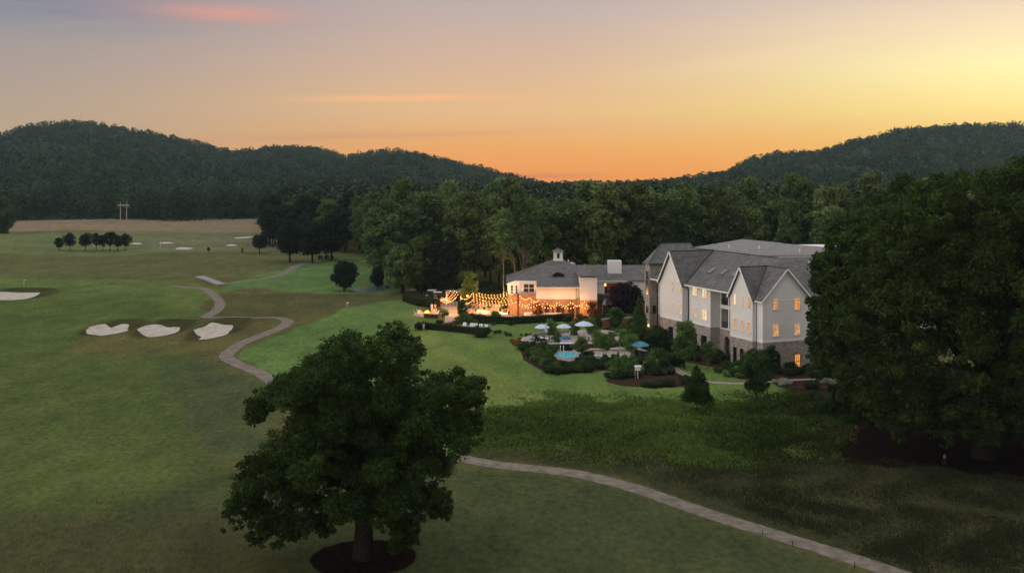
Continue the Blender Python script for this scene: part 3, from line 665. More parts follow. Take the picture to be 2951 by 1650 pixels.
for layer, (d0, d1, n, dm) in enumerate(((0, 7, 1500, 7.6), (7, 26, 1500, 8.4), (26, 75, 1600, 10.5))):
    for _ in range(n):
        if cnt >= 262: break
        px = rng.uniform(775, 3250 if layer else 2700); Y = front(px)+rng.uniform(d0, d1)
        if layer == 2 and px < 1050: continue
        x = tryplace(px, Y, dm)
        if x is None: continue
        if 1430 < px < 1900 and Y < 262: continue
        cnt += 1; s = rng.randrange(7); sc = rng.uniform(.84, 1.12)
        zs = sc*rng.uniform(.9, 1.08)*(1.0 if px > 1100 else .85)
        if px < 1050:
            wood_tree('woodland_tree', 'dark tree at the left end of the woods beyond the three lawn trees', (x, Y, hz(x, Y)), s, (sc, sc, zs), rng.uniform(0, 6.28), 'dark trees at the left end of the woods', 'leaf_dark' if rng.random() < .75 else None)
        elif px < 1480:
            wood_tree('woodland_tree', 'tall leafy tree in the woods left of the clubhouse roof', (x, Y, 0), s, (sc, sc, zs), rng.uniform(0, 6.28), 'woodland trees left of the clubhouse')
        elif px < 1960:
            wood_tree('woodland_tree', 'tall leafy tree in the woods behind the clubhouse', (x, Y, 0), s, (sc, sc, zs), rng.uniform(0, 6.28), 'woodland trees behind the clubhouse')
        else:
            wood_tree('woodland_tree', 'tall leafy tree in the woods behind the three storey building', (x, Y, 0), s, (sc, sc, zs), rng.uniform(0, 6.28), 'woodland trees behind the three storey building')
# bare pale trunk tree standing out behind the clubhouse
r = random.Random(4); cl = env_clumps(r, 26, 25, 13, 5.0, 1.3)
make_tree('pale_tree', 'thin tree with pale forked trunk behind the clubhouse left roof slope', 'tree', P(1512, 870), cl, 2600, .36, 'leaf_wood', 24, .30, 77, bark='barkpale', nl=20, fork=.30)
make_tree('pale_tree', 'leaning slim tree with grey trunk left of the pale forked tree', 'tree', P(1492, 868), env_clumps(random.Random(8), 16, 22, 14, 3.2, 1.2, cx=-3), 1600, .36, 'leaf_wood', 21, .22, 78, bark='barkpale', nl=8, fork=.5, lean=-3)
make_tree('pale_tree', 'slim pale trunk standing just left of the lit clubhouse bay', 'tree', P(1451, 880), env_clumps(random.Random(9), 16, 20, 12, 3.0, 1.2), 1500, .36, 'leaf_wood', 19, .12, 79, bark='barkpale', nl=8, fork=.5)
# --- single trees on the golf course
def course_tree(name, label, px, py, ptop, pw, seed, leaf='leaf_dark', group=None, base_f=.28, n=9000, nc=40, r=.3, cat='tree', size=None, bark='bark', tp=1.0, fork=None):
    p = G(px, py); sc = p.y/F; h = (py-ptop)*sc; rad = pw/2*sc; rr = random.Random(seed)
    cl = env_clumps(rr, nc, h, h*base_f, rad*.92, rad*.36, tp)
    return make_tree(name, label, cat, p, cl, n, size or max(.16, rad*.062), leaf, h*.93, r, seed, group, nl=14, fork=fork or base_f*.9, bark=bark)
course_tree('shade_tree', 'dark round lone tree with short trunk on the bright lawn near the pond', 992, 838, 757, 78, 201, n=12000, base_f=.2, r=.2)
course_tree('shade_tree', 'small dark tree at the edge of the woods beside the pond', 1088, 834, 772, 44, 202, n=7000, base_f=.22, r=.16)
course_tree('shade_tree', 'broad dark tree leftmost of the three beyond the lawn', 835, 754, 643, 84, 203, n=14000, r=.35)
course_tree('shade_tree', 'broad dark tree in the middle of the three beyond the lawn', 900, 757, 640, 80, 204, n=14000, r=.35)
course_tree('shade_tree', 'tallest dark tree at the right end of the three beyond the lawn', 955, 749, 626, 92, 205, n=15000, r=.35)
course_tree('shade_tree', 'small flat topped tree left of the three broad trees', 748, 730, 681, 50, 206, n=6000, base_f=.42, r=.2)
rowt = [(171,722,687,29,'smallest tree at the left end of the row on the fairway'), (202,722,675,38,'second tree from the left in the fairway row'), (246,722,676,42,'widest tree in the fairway row, third from the left'),
        (277,722,673,34,'fourth tree from the left in the fairway row'), (296,722,680,26,'narrow tree squeezed in the middle of the fairway row'), (317,722,669,40,'tallest tree in the fairway row'),
        (339,722,679,32,'second tree from the right in the fairway row'), (361,722,677,36,'rightmost tree of the fairway row')]
for i, (x, y, t, w_, lb) in enumerate(rowt): course_tree('row_tree', lb, x, y, t, w_, 210+i, n=4500, base_f=.36, r=.14, group='row of trees on the far fairway', nc=24)
course_tree('row_tree', 'tiny young tree standing right of the far bunkers', 601, 728, 713, 9, 230, n=700, base_f=.4, r=.06, nc=8)
course_tree('evergreen_shrub', 'tiny dark evergreen on the far fairway edge', 698, 727, 714, 7, 231, n=700, base_f=.05, r=.06, nc=8, cat='shrub')
course_tree('shade_tree', 'dark dense tree cut by the left edge of the picture', 8, 673, 575, 66, 232, n=12000, base_f=.05, r=.4, leaf='leaf_wood', group=None)
course_tree('shade_tree', 'big dark tree with thick trunk at the near corner of the woods', 1160, 845, 715, 105, 233, leaf='leaf_wood', n=16000, base_f=.26, r=.5, size=.38)
course_tree('shade_tree', 'dark tree with bare lower trunk behind the golf carts', 1213, 848, 690, 90, 234, leaf='leaf_wood', n=14000, base_f=.3, r=.35, size=.38)
for i, (x, y, t, lb) in enumerate(((1240,850,720,'slim dark trunk right behind the parked golf carts'), (1262,850,705,'slim dark trunk second behind the golf carts'), (1283,852,715,'slim dark trunk beside the lit pavilion'), (1300,850,700,'slim dark trunk right of the pavilion roof'))):
    course_tree('woodland_tree', lb, x, y, t, 60, 240+i, n=6000, base_f=.34, r=.18, size=.36, group='slim trunks at the edge of the woods')
# --- far-off wood: one mass on the plain and the hills
rngf = np.random.default_rng(99); V = []; T = []; Q = []; nv = 0
def far_wood(n, Yr, pxr, cards, hh, rr, keep, size, seed, b0=.28):
    g_ = np.random.default_rng(seed)
    px = g_.uniform(pxr[0], pxr[1], n); u = g_.random(n); Y = np.sqrt(Yr[0]**2+u*(Yr[1]**2-Yr[0]**2))
    k = keep(px, Y); px, Y = px[k], Y[k]; n = len(px); x = (px-CX)/F*Y; z = np.maximum(hill(px, Y), -0.3)
    z = np.where(Y < 720, 0, z)
    h = g_.uniform(hh[0], hh[1], n); r = g_.uniform(rr[0], rr[1], n); ct = g_.normal(size=n)*.24+.10*np.sin(x*.012+2*np.sin(Y*.006))+.08*np.sin(Y*.019+np.sin(x*.008)*2)
    con = g_.random(n) < .25
    big = g_.random(n)
    d = unit(g_, n*cards, .35).reshape(n, cards, 3)
    hfrac = (d[..., 2]+1)/2
    rr_ = r[:, None]*np.where(con[:, None], (1.05-hfrac)*.9, 1.0)*g_.uniform(.75, 1.08, (n, cards))
    cz = z[:, None]+h[:, None]*(b0+(1-b0)*hfrac)+g_.normal(size=(n, cards))*.4
    lump = 1+.18*np.sin(d[..., 0]*6+big[:, None]*20)*np.sin(d[..., 1]*6+big[:, None]*9)
    c_ = np.stack([x[:, None]+d[..., 0]*rr_*lump, Y[:, None]+d[..., 1]*rr_*lump, cz], -1).reshape(-1, 3)
    nm = d.reshape(-1, 3)*.8+g_.normal(size=(n*cards, 3))*.4; nm[:, 2] += .3; nm /= np.linalg.norm(nm, axis=1)[:, None]
    tt = np.clip(.36+np.repeat(ct, cards)+g_.normal(size=n*cards)*.13, 0, 1)
    return leafquads(c_, nm, np.repeat(r*size, cards), g_, tt)
fields = lambda px, Y: ~((px < 800) & (Y < 705+25*np.sin(px*.01))) & ~((px < 1090) & (Y < 455)) & (Y > np.interp(px, [760,800,1050,1080,1100,1480,1500,1900,1950,2400,2450,3300], [500,470,440,440,352,345,340,345,348,335,308,300]))
sets = [far_wood(5200, (300, 720), (600, 3400), 110, (21, 27), (4.4, 6.4), fields, .17, 1),
        far_wood(2600, (695, 800), (-700, 3400), 120, (16, 24), (3.6, 5.4), fields, .19, 2, .04),
        far_wood(8000, (790, 1250), (-700, 3500), 56, (13, 20), (4.2, 6.2), fields, .24, 3),
        far_wood(12500, (1250, 2050), (-700, 3500), 48, (9, 18), (4.6, 7.4), fields, .25, 4)]
v = np.concatenate([a for a, b in sets]); t = np.concatenate([b for a, b in sets])
tag(link('forest', np_mesh('forest', v, np.arange(len(v)).reshape(-1, 4), M['leaf_far'], tint=t)), 'dark mass of woodland covering the plain and the far hills', 'forest', kind='stuff')
del sets, v, t
# forest edge undergrowth so that no floor shows through
# --- weeds and long grass
def weeds(name, label, polys, n, hgt_, wid, mt, seed, dens=None):
    g_ = np.random.default_rng(seed); x0 = min(p[0] for q in polys for p in q); x1 = max(p[0] for q in polys for p in q); y0 = min(p[1] for q in polys for p in q); y1 = max(p[1] for q in polys for p in q)
    pd = (dens or 60)*.5; sx = g_.uniform(x0-pd, x1+pd, n*3); inv = g_.uniform((y0-HY-pd*.5), (y1-HY+pd*.5), n*3)
    sy = inv+HY; m = np.zeros(len(sx))
    for q in polys: wx_, wy_ = (sx-CX)/(sy-HY)*H, F*H/(sy-HY); m = np.maximum(m, polymask(sx+14*np.sin(wy_*.35+np.sin(wx_*.5)*2), sy+9*np.sin(wx_*.45+np.sin(wy_*.3)*2)+5*np.sin(wx_*1.3), q, dens or 60))
    Y = F*H/(sy-HY); X = (sx-CX)/F*Y
    pat = .5+.5*np.sin(X*.5+np.sin(Y*.4)*2)*np.sin(Y*.33+np.sin(X*.27)*2)
    k = (g_.random(len(sx)) < m*(.25+.75*pat)); sx, sy, X, Y, pat, m = sx[k][:n], sy[k][:n], X[k][:n], Y[k][:n], pat[k][:n], m[k][:n]
    n = len(X); Z = hgt(X, Y); a = g_.uniform(0, 2*PI, n); hh = g_.uniform(.35, 1, n)*hgt_*(.4+.9*pat)*(.25+.75*m); w_ = g_.uniform(.6, 1.3, n)*wid
    lean = g_.normal(size=(n, 2))*.35*hh[:, None]
    ax, ay = np.cos(a)*w_, np.sin(a)*w_
    b0 = np.stack([X-ax, Y-ay, Z+.0*hh], -1); b1 = np.stack([X+ax*.3, Y+ay*.3, Z+.15*hh], -1)
    t1 = np.stack([X+ax+lean[:, 0], Y+ay+lean[:, 1], Z+hh*.8], -1); t0 = np.stack([X-ax*.4+lean[:, 0]*.8, Y-ay*.4+lean[:, 1]*.8, Z+hh], -1)
    v = np.stack([b0, b1, t1, t0], 1).reshape(-1, 3)
    big = .5+.5*np.sin(X*.16+2*np.sin(Y*.11))*np.sin(Y*.13+1.5*np.sin(X*.1+1)); fade = sstep((sx-1950)/350)
    tt = np.clip(.30+.3*(pat-.5)+.45*big-.4*fade+g_.normal(size=n)*.2, 0, 1)
    return tag(link(name, np_mesh(name, v, np.arange(len(v)).reshape(-1, 4), mt, tint=np.repeat(tt, 4))), label, 'plants', kind='stuff')
weeds('weeds', 'leafy green weeds covering the bank below the lawn', [ov([(1170,1075),(1330,1025),(1450,1018),(1700,1030),(2000,1010),(2100,1040),(2080,1120),(1900,1160),(1600,1150),(1350,1125),(1190,1110)])], 75000, .8, .12, M['leaf_weed'], 1, 130)
weeds('long_grass', 'dull brown long grass between the weedy bank and the path', [ov([(1190,1120),(1350,1128),(1700,1150),(2000,1150),(2150,1150),(2575,1200),(2700,1500),(2440,1500),(2230,1412),(1960,1318),(1710,1222),(1490,1163),(1250,1135)])], 60000, .32, .04, leaf_mat('leaf_meadow', (.030,.036,.014), (.056,.060,.026), 0), 2, 30)
weeds('long_grass', 'thin dry grass stems in the bottom left rough', [[(-50,1420),(300,1400),(700,1480),(700,1680),(-50,1680)]], 5000, .3, .02, M['leaf_dry'], 3)
# ------------------------------------------------------------------ the three storey building
HA = (39.2, 162.7); HC, HS = math.cos(math.radians(22.2)), math.sin(math.radians(22.2))
def uOn(v, px):
    k = (px-CX)/F; return (HA[0]-HS*v-k*(HA[1]+HC*v))/(k*HS-HC)
def vOn(u, px):
    k = (px-CX)/F; return (HA[0]+HC*u-k*(HA[1]+HS*u))/(k*HC+HS)
def zAt(u, v, py): return H-(py-HY)*(HA[1]+HS*u+HC*v)/F
hot = thing('hotel_building', 'large white gabled three storey building with grey stone ground floor and shingle roofs', 'building', (HA[0], HA[1], 0), math.radians(22.2))
ZS, ZE, ZR = 4.2, 10.9, 15.7
def wall(pts_fn, mt, name='wall', parent=hot, label=None):
    b = MB(); pts_fn(b); return b.build(name, mt, parent, label=label)
def gable_prism(b, u0, u1, v0, v1, z0, z1, zr, axis):
    if axis == 'v':   # ridge runs along v, gable faces -v
        m = (u0+u1)/2; A = [(u0,v0,z0),(u1,v0,z0),(u1,v0,z1),(m,v0,zr),(u0,v0,z1)]; B = [(u0,v1,z0),(u1,v1,z0),(u1,v1,z1),(m,v1,zr),(u0,v1,z1)]
    else:
        m = (v0+v1)/2; A = [(u0,v1,z0),(u0,v0,z0),(u0,v0,z1),(u0,m,zr),(u0,v1,z1)]; B = [(u1,v1,z0),(u1,v0,z0),(u1,v0,z1),(u1,m,zr),(u1,v1,z1)]
    b.add(A+B, [(0,1,2,3,4)[::1], (9,8,7,6,5)]+[(i,5+i,5+(i+1)%5,(i+1)%5) for i in range(5)])
wall(lambda b: gable_prism(b, 0, 8.8, 0, 8, ZS, ZE, ZR-.15, 'v'), M['siding'], label='front wing wall with the wide gable')
wall(lambda b: gable_prism(b, -.5, 5.3, 2.0, 8.0, ZS, ZE, ZR-.15, 'u'), M['siding'], label='narrow side gable wall with three windows per floor')
wall(lambda b: gable_prism(b, 1.0, 10, 25.4, 33.0, ZS, ZE, 16.45, 'u'), M['siding'], label='far side gable wall with double windows')
wall(lambda b: (b.box(1.8, 9, 17.5, 24.1, ZS, ZE), b.box(2.3, 9, 24.1, 25.4, ZS, ZE)), M['siding'], label='flat wall section between the side gables')
wall(lambda b: b.box(5.2, 20, 8.0, 37.5, 0, ZE), M['siding'])
wall(lambda b: b.box(8.8, 34, 1.3, 18, 0, ZE), M['siding'])
wall(lambda b: b.prism([(10.6,15.4),(42,15.4),(42,38.4),(26,43),(10.6,37)], 10.9, 16.3), M['siding'])
sb = MB(); e = .04
sb.box(-e, 8.8+e, -e, 8, 0, ZS); sb.box(-.5-e, 5, 2-e, 8+e, -.05, ZS-.004); sb.box(1.8-e, 9, 17.5-e, 24.1, 0, ZS); sb.box(2.3-e, 9, 24.1, 25.4, 0, ZS-.006); sb.box(1.0-e, 9, 25.4-e, 33+e, 0, ZS-.002); sb.box(8.9, 34.2, 1.2, 17, -.02, ZS)
sb.build('stone_base', M['stone'], hot)
tb = MB(); tb.prism([(1.2,37.5),(12,37.5),(12,47),(7.5,47),(4.2,43.5),(1.2,39.3)], 0, 13.75); tb.build('stone_tower', M['stone'], hot)
# water table band between stone and siding, corner boards: each board a part
class Boards:
    def box(s, *a): MB().box(*a).build('trim_board', M['trim'], hot)
bd = Boards()
for u0, u1, v0, v1 in ((-.09, 8.9, -.09, .0), (-.09, 0, 0, 2.0-.09), (-.59, -.5, 1.91, 8.09), (-.5, 0, 1.91, 2.0), (1.71, 1.8, 17.41, 24.1), (1.8, 3.55, 17.41, 17.5), (.91, 1.0, 25.31, 33.09), (1.0, 2.3, 25.31, 25.4)):
    bd.box(u0, u1, v0, v1, ZS-.02, ZS+.22)
for u, v in ((-.03,-.03), (8.8,-.03), (-.53,1.97), (-.53,8.03), (1.77,17.47), (1.77,24.05), (.97,25.37), (.97,33.0)):
    bd.box(u-.02, u+.13, v-.02, v+.13, ZS+.2, ZE)
for u0, u1, v0, v1 in ((.1,8.7,-.05,.0),): bd.box(u0, u1, v0, v1, ZE-.35, ZE-.2)
# roofs
def roof_part(slabs, mt, t=.16, name='roof', parent=hot, label=None):
    b = MB()
    for s in slabs: b.slab(s, t)
    return b.build(name, mt, parent, label=label)
o_ = .45
roof_part([[(1.2,.6,ZE),(1.2,37.4,ZE),(10,37.4,16.5),(10,9.5,16.5)], [(1.2,.6,ZE),(10,9.5,16.5),(34.5,9.5,16.5),(34.5,.6,ZE)], [(10,9.5,16.5),(10,37.4,16.5),(10.6,37.4,16.2),(10.6,15,16.2)], [(34.5,9.5,16.5),(10,9.5,16.5),(12,15.4,14),(34.5,15.4,14)]], M['shingle'], .2, label='long main roof slope')
ZG = ZE-.25
roof_part([[(-.45,-o_,ZG),(4.4,-o_,ZR),(4.4,5.0,ZR),(-.45,1.6,ZG+.0)], [(4.4,-o_,ZR),(9.25,-o_,ZG),(9.25,8.4,ZG),(4.4,5.0,ZR)],
           [(-.95,1.6,ZG),(-.45,1.6,ZG),(4.4,5.0,ZR),(-.95,5.0,ZR)], [(-.95,5.0,ZR),(4.4,5.0,ZR),(9.25,8.4,ZG),(-.95,8.4,ZG)]], M['shingle'], .16, label='crossed gable roof at the near corner')
roof_part([[(.5,25.0,ZG),(9.9,25.0,ZG),(9.9,29.2,16.6),(.5,29.2,16.6)], [(.5,29.2,16.6),(9.9,29.2,16.6),(9.9,33.4,ZG),(.5,33.4,ZG)]], M['shingle'], .16, label='steep far side gable roof')
roof_part([[(.8,37.1,13.7),(6.3,42,17.1),(13,42,17.1),(13,37.1,13.7)], [(.8,37.1,13.7),(.8,39.5,13.7),(6.3,42,17.1)], [(.8,39.5,13.7),(4.3,44.6,13.7),(6.3,42,17.1)], [(6.3,42,17.1),(4.3,44.6,13.7),(7.7,47.4,13.7),(13,47.4,13.7),(13,42,17.1)], [(13,37.1,13.7),(13,42,17.1),(13,47.4,13.7)]], M['shingle'], .16, label='hipped roof over the stone tower')
roof_part([[(10.3,15.2,16.55),(10.3,37,16.55),(26,43,17.5),(26,31,17.5)], [(10.3,15.2,16.55),(26,31,17.5),(42,38.6,15.2),(42,15.2,16.2)], [(26,31,17.5),(26,43,17.5),(42,38.6,15.2)]], M['shinglelight'], .14, label='low pale upper roof')
fb = MB()   # white fascia and bargeboards
def bar(b, p, q, w_=.2, t=.07, n=(0,0,1)):
    p, q = Vector(p), Vector(q); d = (q-p).normalized(); n = Vector(n); n = (n-d*n.dot(d)).normalized(); s = d.cross(n)
    vs = []
    for r in (p, q):
        for a, c_ in ((-1,-1),(1,-1),(1,1),(-1,1)): vs.append(r+s*t*.5*a+n*w_*.5*c_)
    b.add(vs, [(3,2,1,0),(4,5,6,7)]+[(i,(i+1)%4,4+(i+1)%4,4+i) for i in range(4)])
zz = -.12
bar(fb, (-.48,-o_-.03,ZG+zz), (4.4,-o_-.03,ZR+zz), .26); bar(fb, (4.4,-o_-.03,ZR+zz), (9.3,-o_-.03,ZG+zz), .26)
bar(fb, (-.98,1.57,ZG+zz), (-.98,5.0,ZR+zz), .26); bar(fb, (-.98,5.0,ZR+zz), (-.98,8.43,ZG+zz), .26)
bar(fb, (.47,24.97,ZG+zz), (.47,29.2,16.6+zz), .26); bar(fb, (.47,29.2,16.6+zz), (.47,33.43,ZG+zz), .26)
bar(fb, (1.16,8.4,ZE-.1), (1.16,25.0,ZE-.1), .24); bar(fb, (1.16,33.45,ZE-.1), (1.16,37.1,ZE-.1), .24); bar(fb, (-.48,-.4,ZG-.1), (-.48,1.57,ZG-.1), .2)
bar(fb, (10.27,15.17,16.47), (10.27,37.0,16.47), .16); bar(fb, (10.27,15.17,16.47), (42,15.17,16.12), .06)
fb.build('bargeboard', M['trim'], hot)
rc = MB()   # ridge and valley strips
for p, q in (((4.4,-.4,ZR+.03),(4.4,5,ZR+.03)), ((-.9,5,ZR+.03),(4.4,5,ZR+.03)), ((4.4,5,ZR+.02),(-.4,1.62,ZG+.05)), ((.98,29.2,16.64),(9.9,29.2,16.64)), ((10,9.6,16.54),(10,37.3,16.54)), ((6.3,42,17.14),(13,42,17.14)), ((6.3,42,17.14),(.8,37.1,13.74)),
             ((1.6,25.0,ZE+.3),(9.9,29.15,16.55)), ((.8,37.0,13.62),(13,37.0,13.62))):
    rc.tube([p, q], .09, 6)
rc.build('ridge_cap', M['dark'], hot)
sk = MB()
def on_main(px, py):      # point of the main roof slope seen at that spot
    u = 3.0
    for _ in range(20):
        v = vOn(u, px); z = zAt(u, v, py); u = u+((1.2+(z-ZE)/((16.5-ZE)/8.8))-u)*.5
    return u, v, ZE+(u-1.2)*(16.5-ZE)/8.8
for px, py in ((2052,780), (2086,785), (2120,789)):
    u, v, z = on_main(px, py); s = (16.5-ZE)/8.8
    sk.add([(u-.7,v-.5,z-.7*s+.02),(u+.7,v-.5,z+.7*s+.02),(u+.7,v+.5,z+.7*s+.02),(u-.7,v+.5,z-.7*s+.02),(u-.7,v-.5,z-.7*s+.14),(u+.7,v-.5,z+.7*s+.14),(u+.7,v+.5,z+.7*s+.14),(u-.7,v+.5,z-.7*s+.14)],
           [(0,3,2,1),(4,5,6,7),(0,1,5,4),(1,2,6,5),(2,3,7,6),(3,0,4,7)])
    sk.build('skylight', M['glassdark'], hot); sk = MB()
for u, v, z in ((14,30,16.8), (16.5,24,16.9), (20.5,17.5,16.6), (19,8.8,16.1)): MB().lathe([(.11,0),(.11,.5),(.16,.52),(.16,.6)], 8, (u,v,z)).build('vent_pipe', M['trim'], hot)
MB().box(15.2,16.6,7.2,8.4,15.0,15.85).build('roof_hatch', M['trim'], hot)
# windows
def window(parent, plane, c0, a0, a1, z0, z1, litm, cols=3, rows=4, double=False, trim='trim', tw=.09):
    w_ = abs(a1-a0); h = z1-z0; b = MB(); d = .07
    b.box(-w_/2-tw, -w_/2, -d, 0, z0-tw, z1+tw); b.box(w_/2, w_/2+tw, -d, 0, z0-tw, z1+tw); b.box(-w_/2, w_/2, -d-.003, 0, z1, z1+tw*1.3); b.box(-w_/2-tw*1.6, w_/2+tw*1.6, -d-.05, 0, z0-tw*1.4, z0-.002)
    mw = .028
    if double: b.box(-.06, .06, -d+.006, 0, z0, z1); cols = cols*2
    for i in range(1, cols): x = -w_/2+w_*i/cols; b.box(x-mw/2, x+mw/2, -.045, 0, z0, z1)
    for i in range(1, rows): z = z0+h*i/rows; m_ = .045 if i*2 == rows else mw/2; b.box(-w_/2, w_/2, -.05, -.001, z-m_, z+m_)
    o = b.build('window', M[trim], parent)
    pn = MB().box(-w_/2, w_/2, -.03, -.002, z0, z1).build('pane', M[litm], o)
    a = (a0+a1)/2
    if plane == 'v': o.location = (a, c0, 0)
    else: o.location = (c0, a, 0); o.rotation_euler = (0, 0, -PI/2)
    return o
def hwin(plane, c0, x0, x1, y0, y1, litm, **k):
    if plane == 'v': a0, a1 = uOn(c0, x0), uOn(c0, x1); am = (a0+a1)/2; z0, z1 = zAt(am, c0, y1), zAt(am, c0, y0)
    else: a0, a1 = vOn(c0, x0), vOn(c0, x1); am = (a0+a1)/2; z0, z1 = zAt(c0, am, y1), zAt(c0, am, y0)
    return window(hot, plane, c0, a0, a1, z0, z1, litm, **k)
hwin('v', 0, 2229, 2243.5, 861, 891, 'lit'); hwin('v', 0, 2290, 2304.5, 859, 891, 'litorange')
hwin('v', 0, 2228, 2243, 934, 968, 'lit'); hwin('v', 0, 2290, 2304.5, 933, 964, 'lit')
hwin('v', -.04, 2290, 2305, 1020, 1062, 'litorange', trim='dark'); hwin('v', -.04, 2239, 2247, 1021, 1062, 'glassdark', trim='dark', cols=2)
for (a, b_, yt, yb, m1, yt2, yb2, g0, g1) in ((2115.5,2122.5,848,877,'litbright',917,947,1001,1042), (2135.5,2142,852,881,'litpale',922,953,1006,1049), (2156,2163,856,886,'lit',928.5,959,1012,1056)):
    hwin('u', -.5, a, b_, yt, yb, m1, cols=2); hwin('u', -.5, a, b_, yt2, yb2, 'lit', cols=2); hwin('u', -.54, a-1, b_-.5, g0, g1, 'glassdark', trim='dark', cols=2)
hwin('u', 1.8, 1997, 2009, 826, 851, 'litbright', double=True, cols=2); hwin('u', 1.8, 2024.5, 2037, 832, 857, 'litbright', double=True, cols=2)
hwin('u', 1.8, 1997, 2009, 885, 912.5, 'litpale', double=True, cols=2); hwin('u', 1.8, 2024.5, 2038, 892, 921, 'litbright', double=True, cols=2)
hwin('u', 1.76, 2022, 2036, 968, 997, 'glassdark', trim='dark', cols=2); hwin('u', 1.76, 1998, 2008, 961, 988, 'glassdark', trim='dark', cols=2)
hwin('u', 1.0, 1930, 1942, 810, 835, 'litpale', double=True, cols=2); hwin('u', 1.0, 1954, 1966, 814, 841, 'litpale', double=True, cols=2)
hwin('u', 1.0, 1930, 1941, 871, 896, 'litpale', double=True, cols=2); hwin('u', 1.0, 1954, 1965.5, 876, 903, 'litpale', double=True, cols=2)
hwin('u', .96, 1928, 1939, 942, 978, 'glassdark', trim='dark', cols=2)
# tower windows (tall arched, small square)
def arch_win(c0, x0, x1, y0, y1, plane='u'):
    f_ = vOn if plane == 'u' else uOn
    a0, a1 = f_(c0, x0), f_(c0, x1); am = (a0+a1)/2; r = abs(a1-a0)/2
    z0, z1 = (zAt(c0, am, y1), zAt(c0, am, y0)) if plane == 'u' else (zAt(am, c0, y1), zAt(am, c0, y0))
    prof = [(-r,z0),(r,z0)]+[(r*math.cos(t), z1-r+r*math.sin(t)) for t in np.linspace(0, PI, 9)]
    b = MB().slab([(x,-.03,z) for x, z in prof], .03, (0,1,0)); fr = MB()
    pr = [(x*1.12,-.05,z) for x, z in prof[2:]]
    fr.tube([(r*1.1,-.05,z0)]+pr+[(-r*1.1,-.05,z0)], .07, 6); fr.tube([(0,-.05,z0),(0,-.05,z1)], .03, 5)
    for k in range(1, 5): zq = z0+(z1-z0)*k/5; fr.tube([(-r,-.05,zq),(r,-.05,zq)], .03, 5)
    o = fr.build('window', M['grey'], hot); p_ = b.build('pane', M['glassdark'], o)
    o.location = (c0, am, 0) if plane == 'u' else (am, c0, 0); o.rotation_euler = (0, 0, -PI/2 if plane == 'u' else 0)
arch_win(1.18, 1862, 1869, 779, 848)
hwin('v', 37.46, 1881.5, 1888.5, 881, 901, 'glassdark', trim='dark', cols=2, rows=2)
hwin('u', 1.16, 1863, 1867, 883, 899, 'glassdark', trim='dark', cols=1, rows=2)
# recessed balconies
def balcony(u, ub, v_near, v_far, posts, name='balcony'):
    b = MB()
    for z0, z1 in ((ZS-.2, ZS+.0), (7.5, 8.15), (10.15, ZE-.1)): b.box(u, u+.3, v_near, v_far, z0, z1)
    for p in posts: b.box(u+.01, u+.29, p-.16, p+.16, ZS, ZE-.12)
    b.box(u+.02, ub, v_near+.02, v_far-.02, ZS-.18, ZS-.02); b.box(u+.3, ub, v_near+.02, v_far-.02, 7.55, 7.8)
    o = b.build(name, M['trim'], hot)
    MB().box(ub-.05, ub+.05, v_near+.05, v_far-.05, ZS, ZE-.15).build('balcony_door', M['glassdark'], o)
    for z in (ZS, 8.15):
        r = MB(); r.box(u+.1, u+.16, v_near, v_far, z+1.0, z+1.06)
        q = v_near+.1
        while q < v_far: r.box(u+.115, u+.145, q, q+.03, z, z+1.0); q += .13
        r.build('railing', M['dark'], o)
balcony(3.6, 5.15, 8.1, 17.45, [17.2, vOn(3.6, 2099.5), vOn(3.6, 2099.5)-3.2, 8.4])
balcony(3.0, 5.15, 33.05, 37.45, [37.2, 33.3, vOn(3.0, 1901)])
def arch_wall(u, v0, v1, h, a0, a1, spring, th=.35):
    # wall along v facing -u, arched opening between a0 and a1
    r = (a1-a0)/2; cx_ = (a0+a1)/2; prof = [(v0,0),(a0,0),(a0,spring)]+[(cx_-r*math.cos(t), spring+r*.85*math.sin(t)) for t in np.linspace(0, PI, 11)][1:-1]+[(a1,spring),(a1,0),(v1,0),(v1,h),(v0,h)]
    MB().slab([(u, a, z) for a, z in prof], th, (1,0,0)).build('stone_base', M['stone'], hot, label='stone wall with an arched opening')
    fr = MB(); fr.tube([(u-.02,a0,0),(u-.02,a0,spring)]+[(u-.02,cx_-r*math.cos(t), spring+r*.85*math.sin(t)) for t in np.linspace(0, PI, 11)]+[(u-.02,a1,spring),(u-.02,a1,0)], .09, 6); fr.build('arch_surround', M['concrete'], hot)
a0 = vOn(3.6, 2104); a1 = vOn(3.6, 2087.5); arch_wall(3.6, 8.1, 17.45, ZS-.2, a0, a1, 2.2)
a0 = vOn(3.0, 1917); a1 = vOn(3.0, 1906.5); arch_wall(3.0, 33.05, 37.45, ZS-.2, max(a0, 33.4), a1, 2.3)
dn = MB()
for u, v, zt in ((-.06,1.5,ZG), (2.2,25.0,ZE-.3), (1.7,24.4,ZE-.3), (2.9,37.35,ZE)):
    MB().tube([(u-.35,v,zt-.1),(u-.1,v,zt-.5),(u-.1,v,0)], .055, 6).build('downspout', M['dark'], hot)
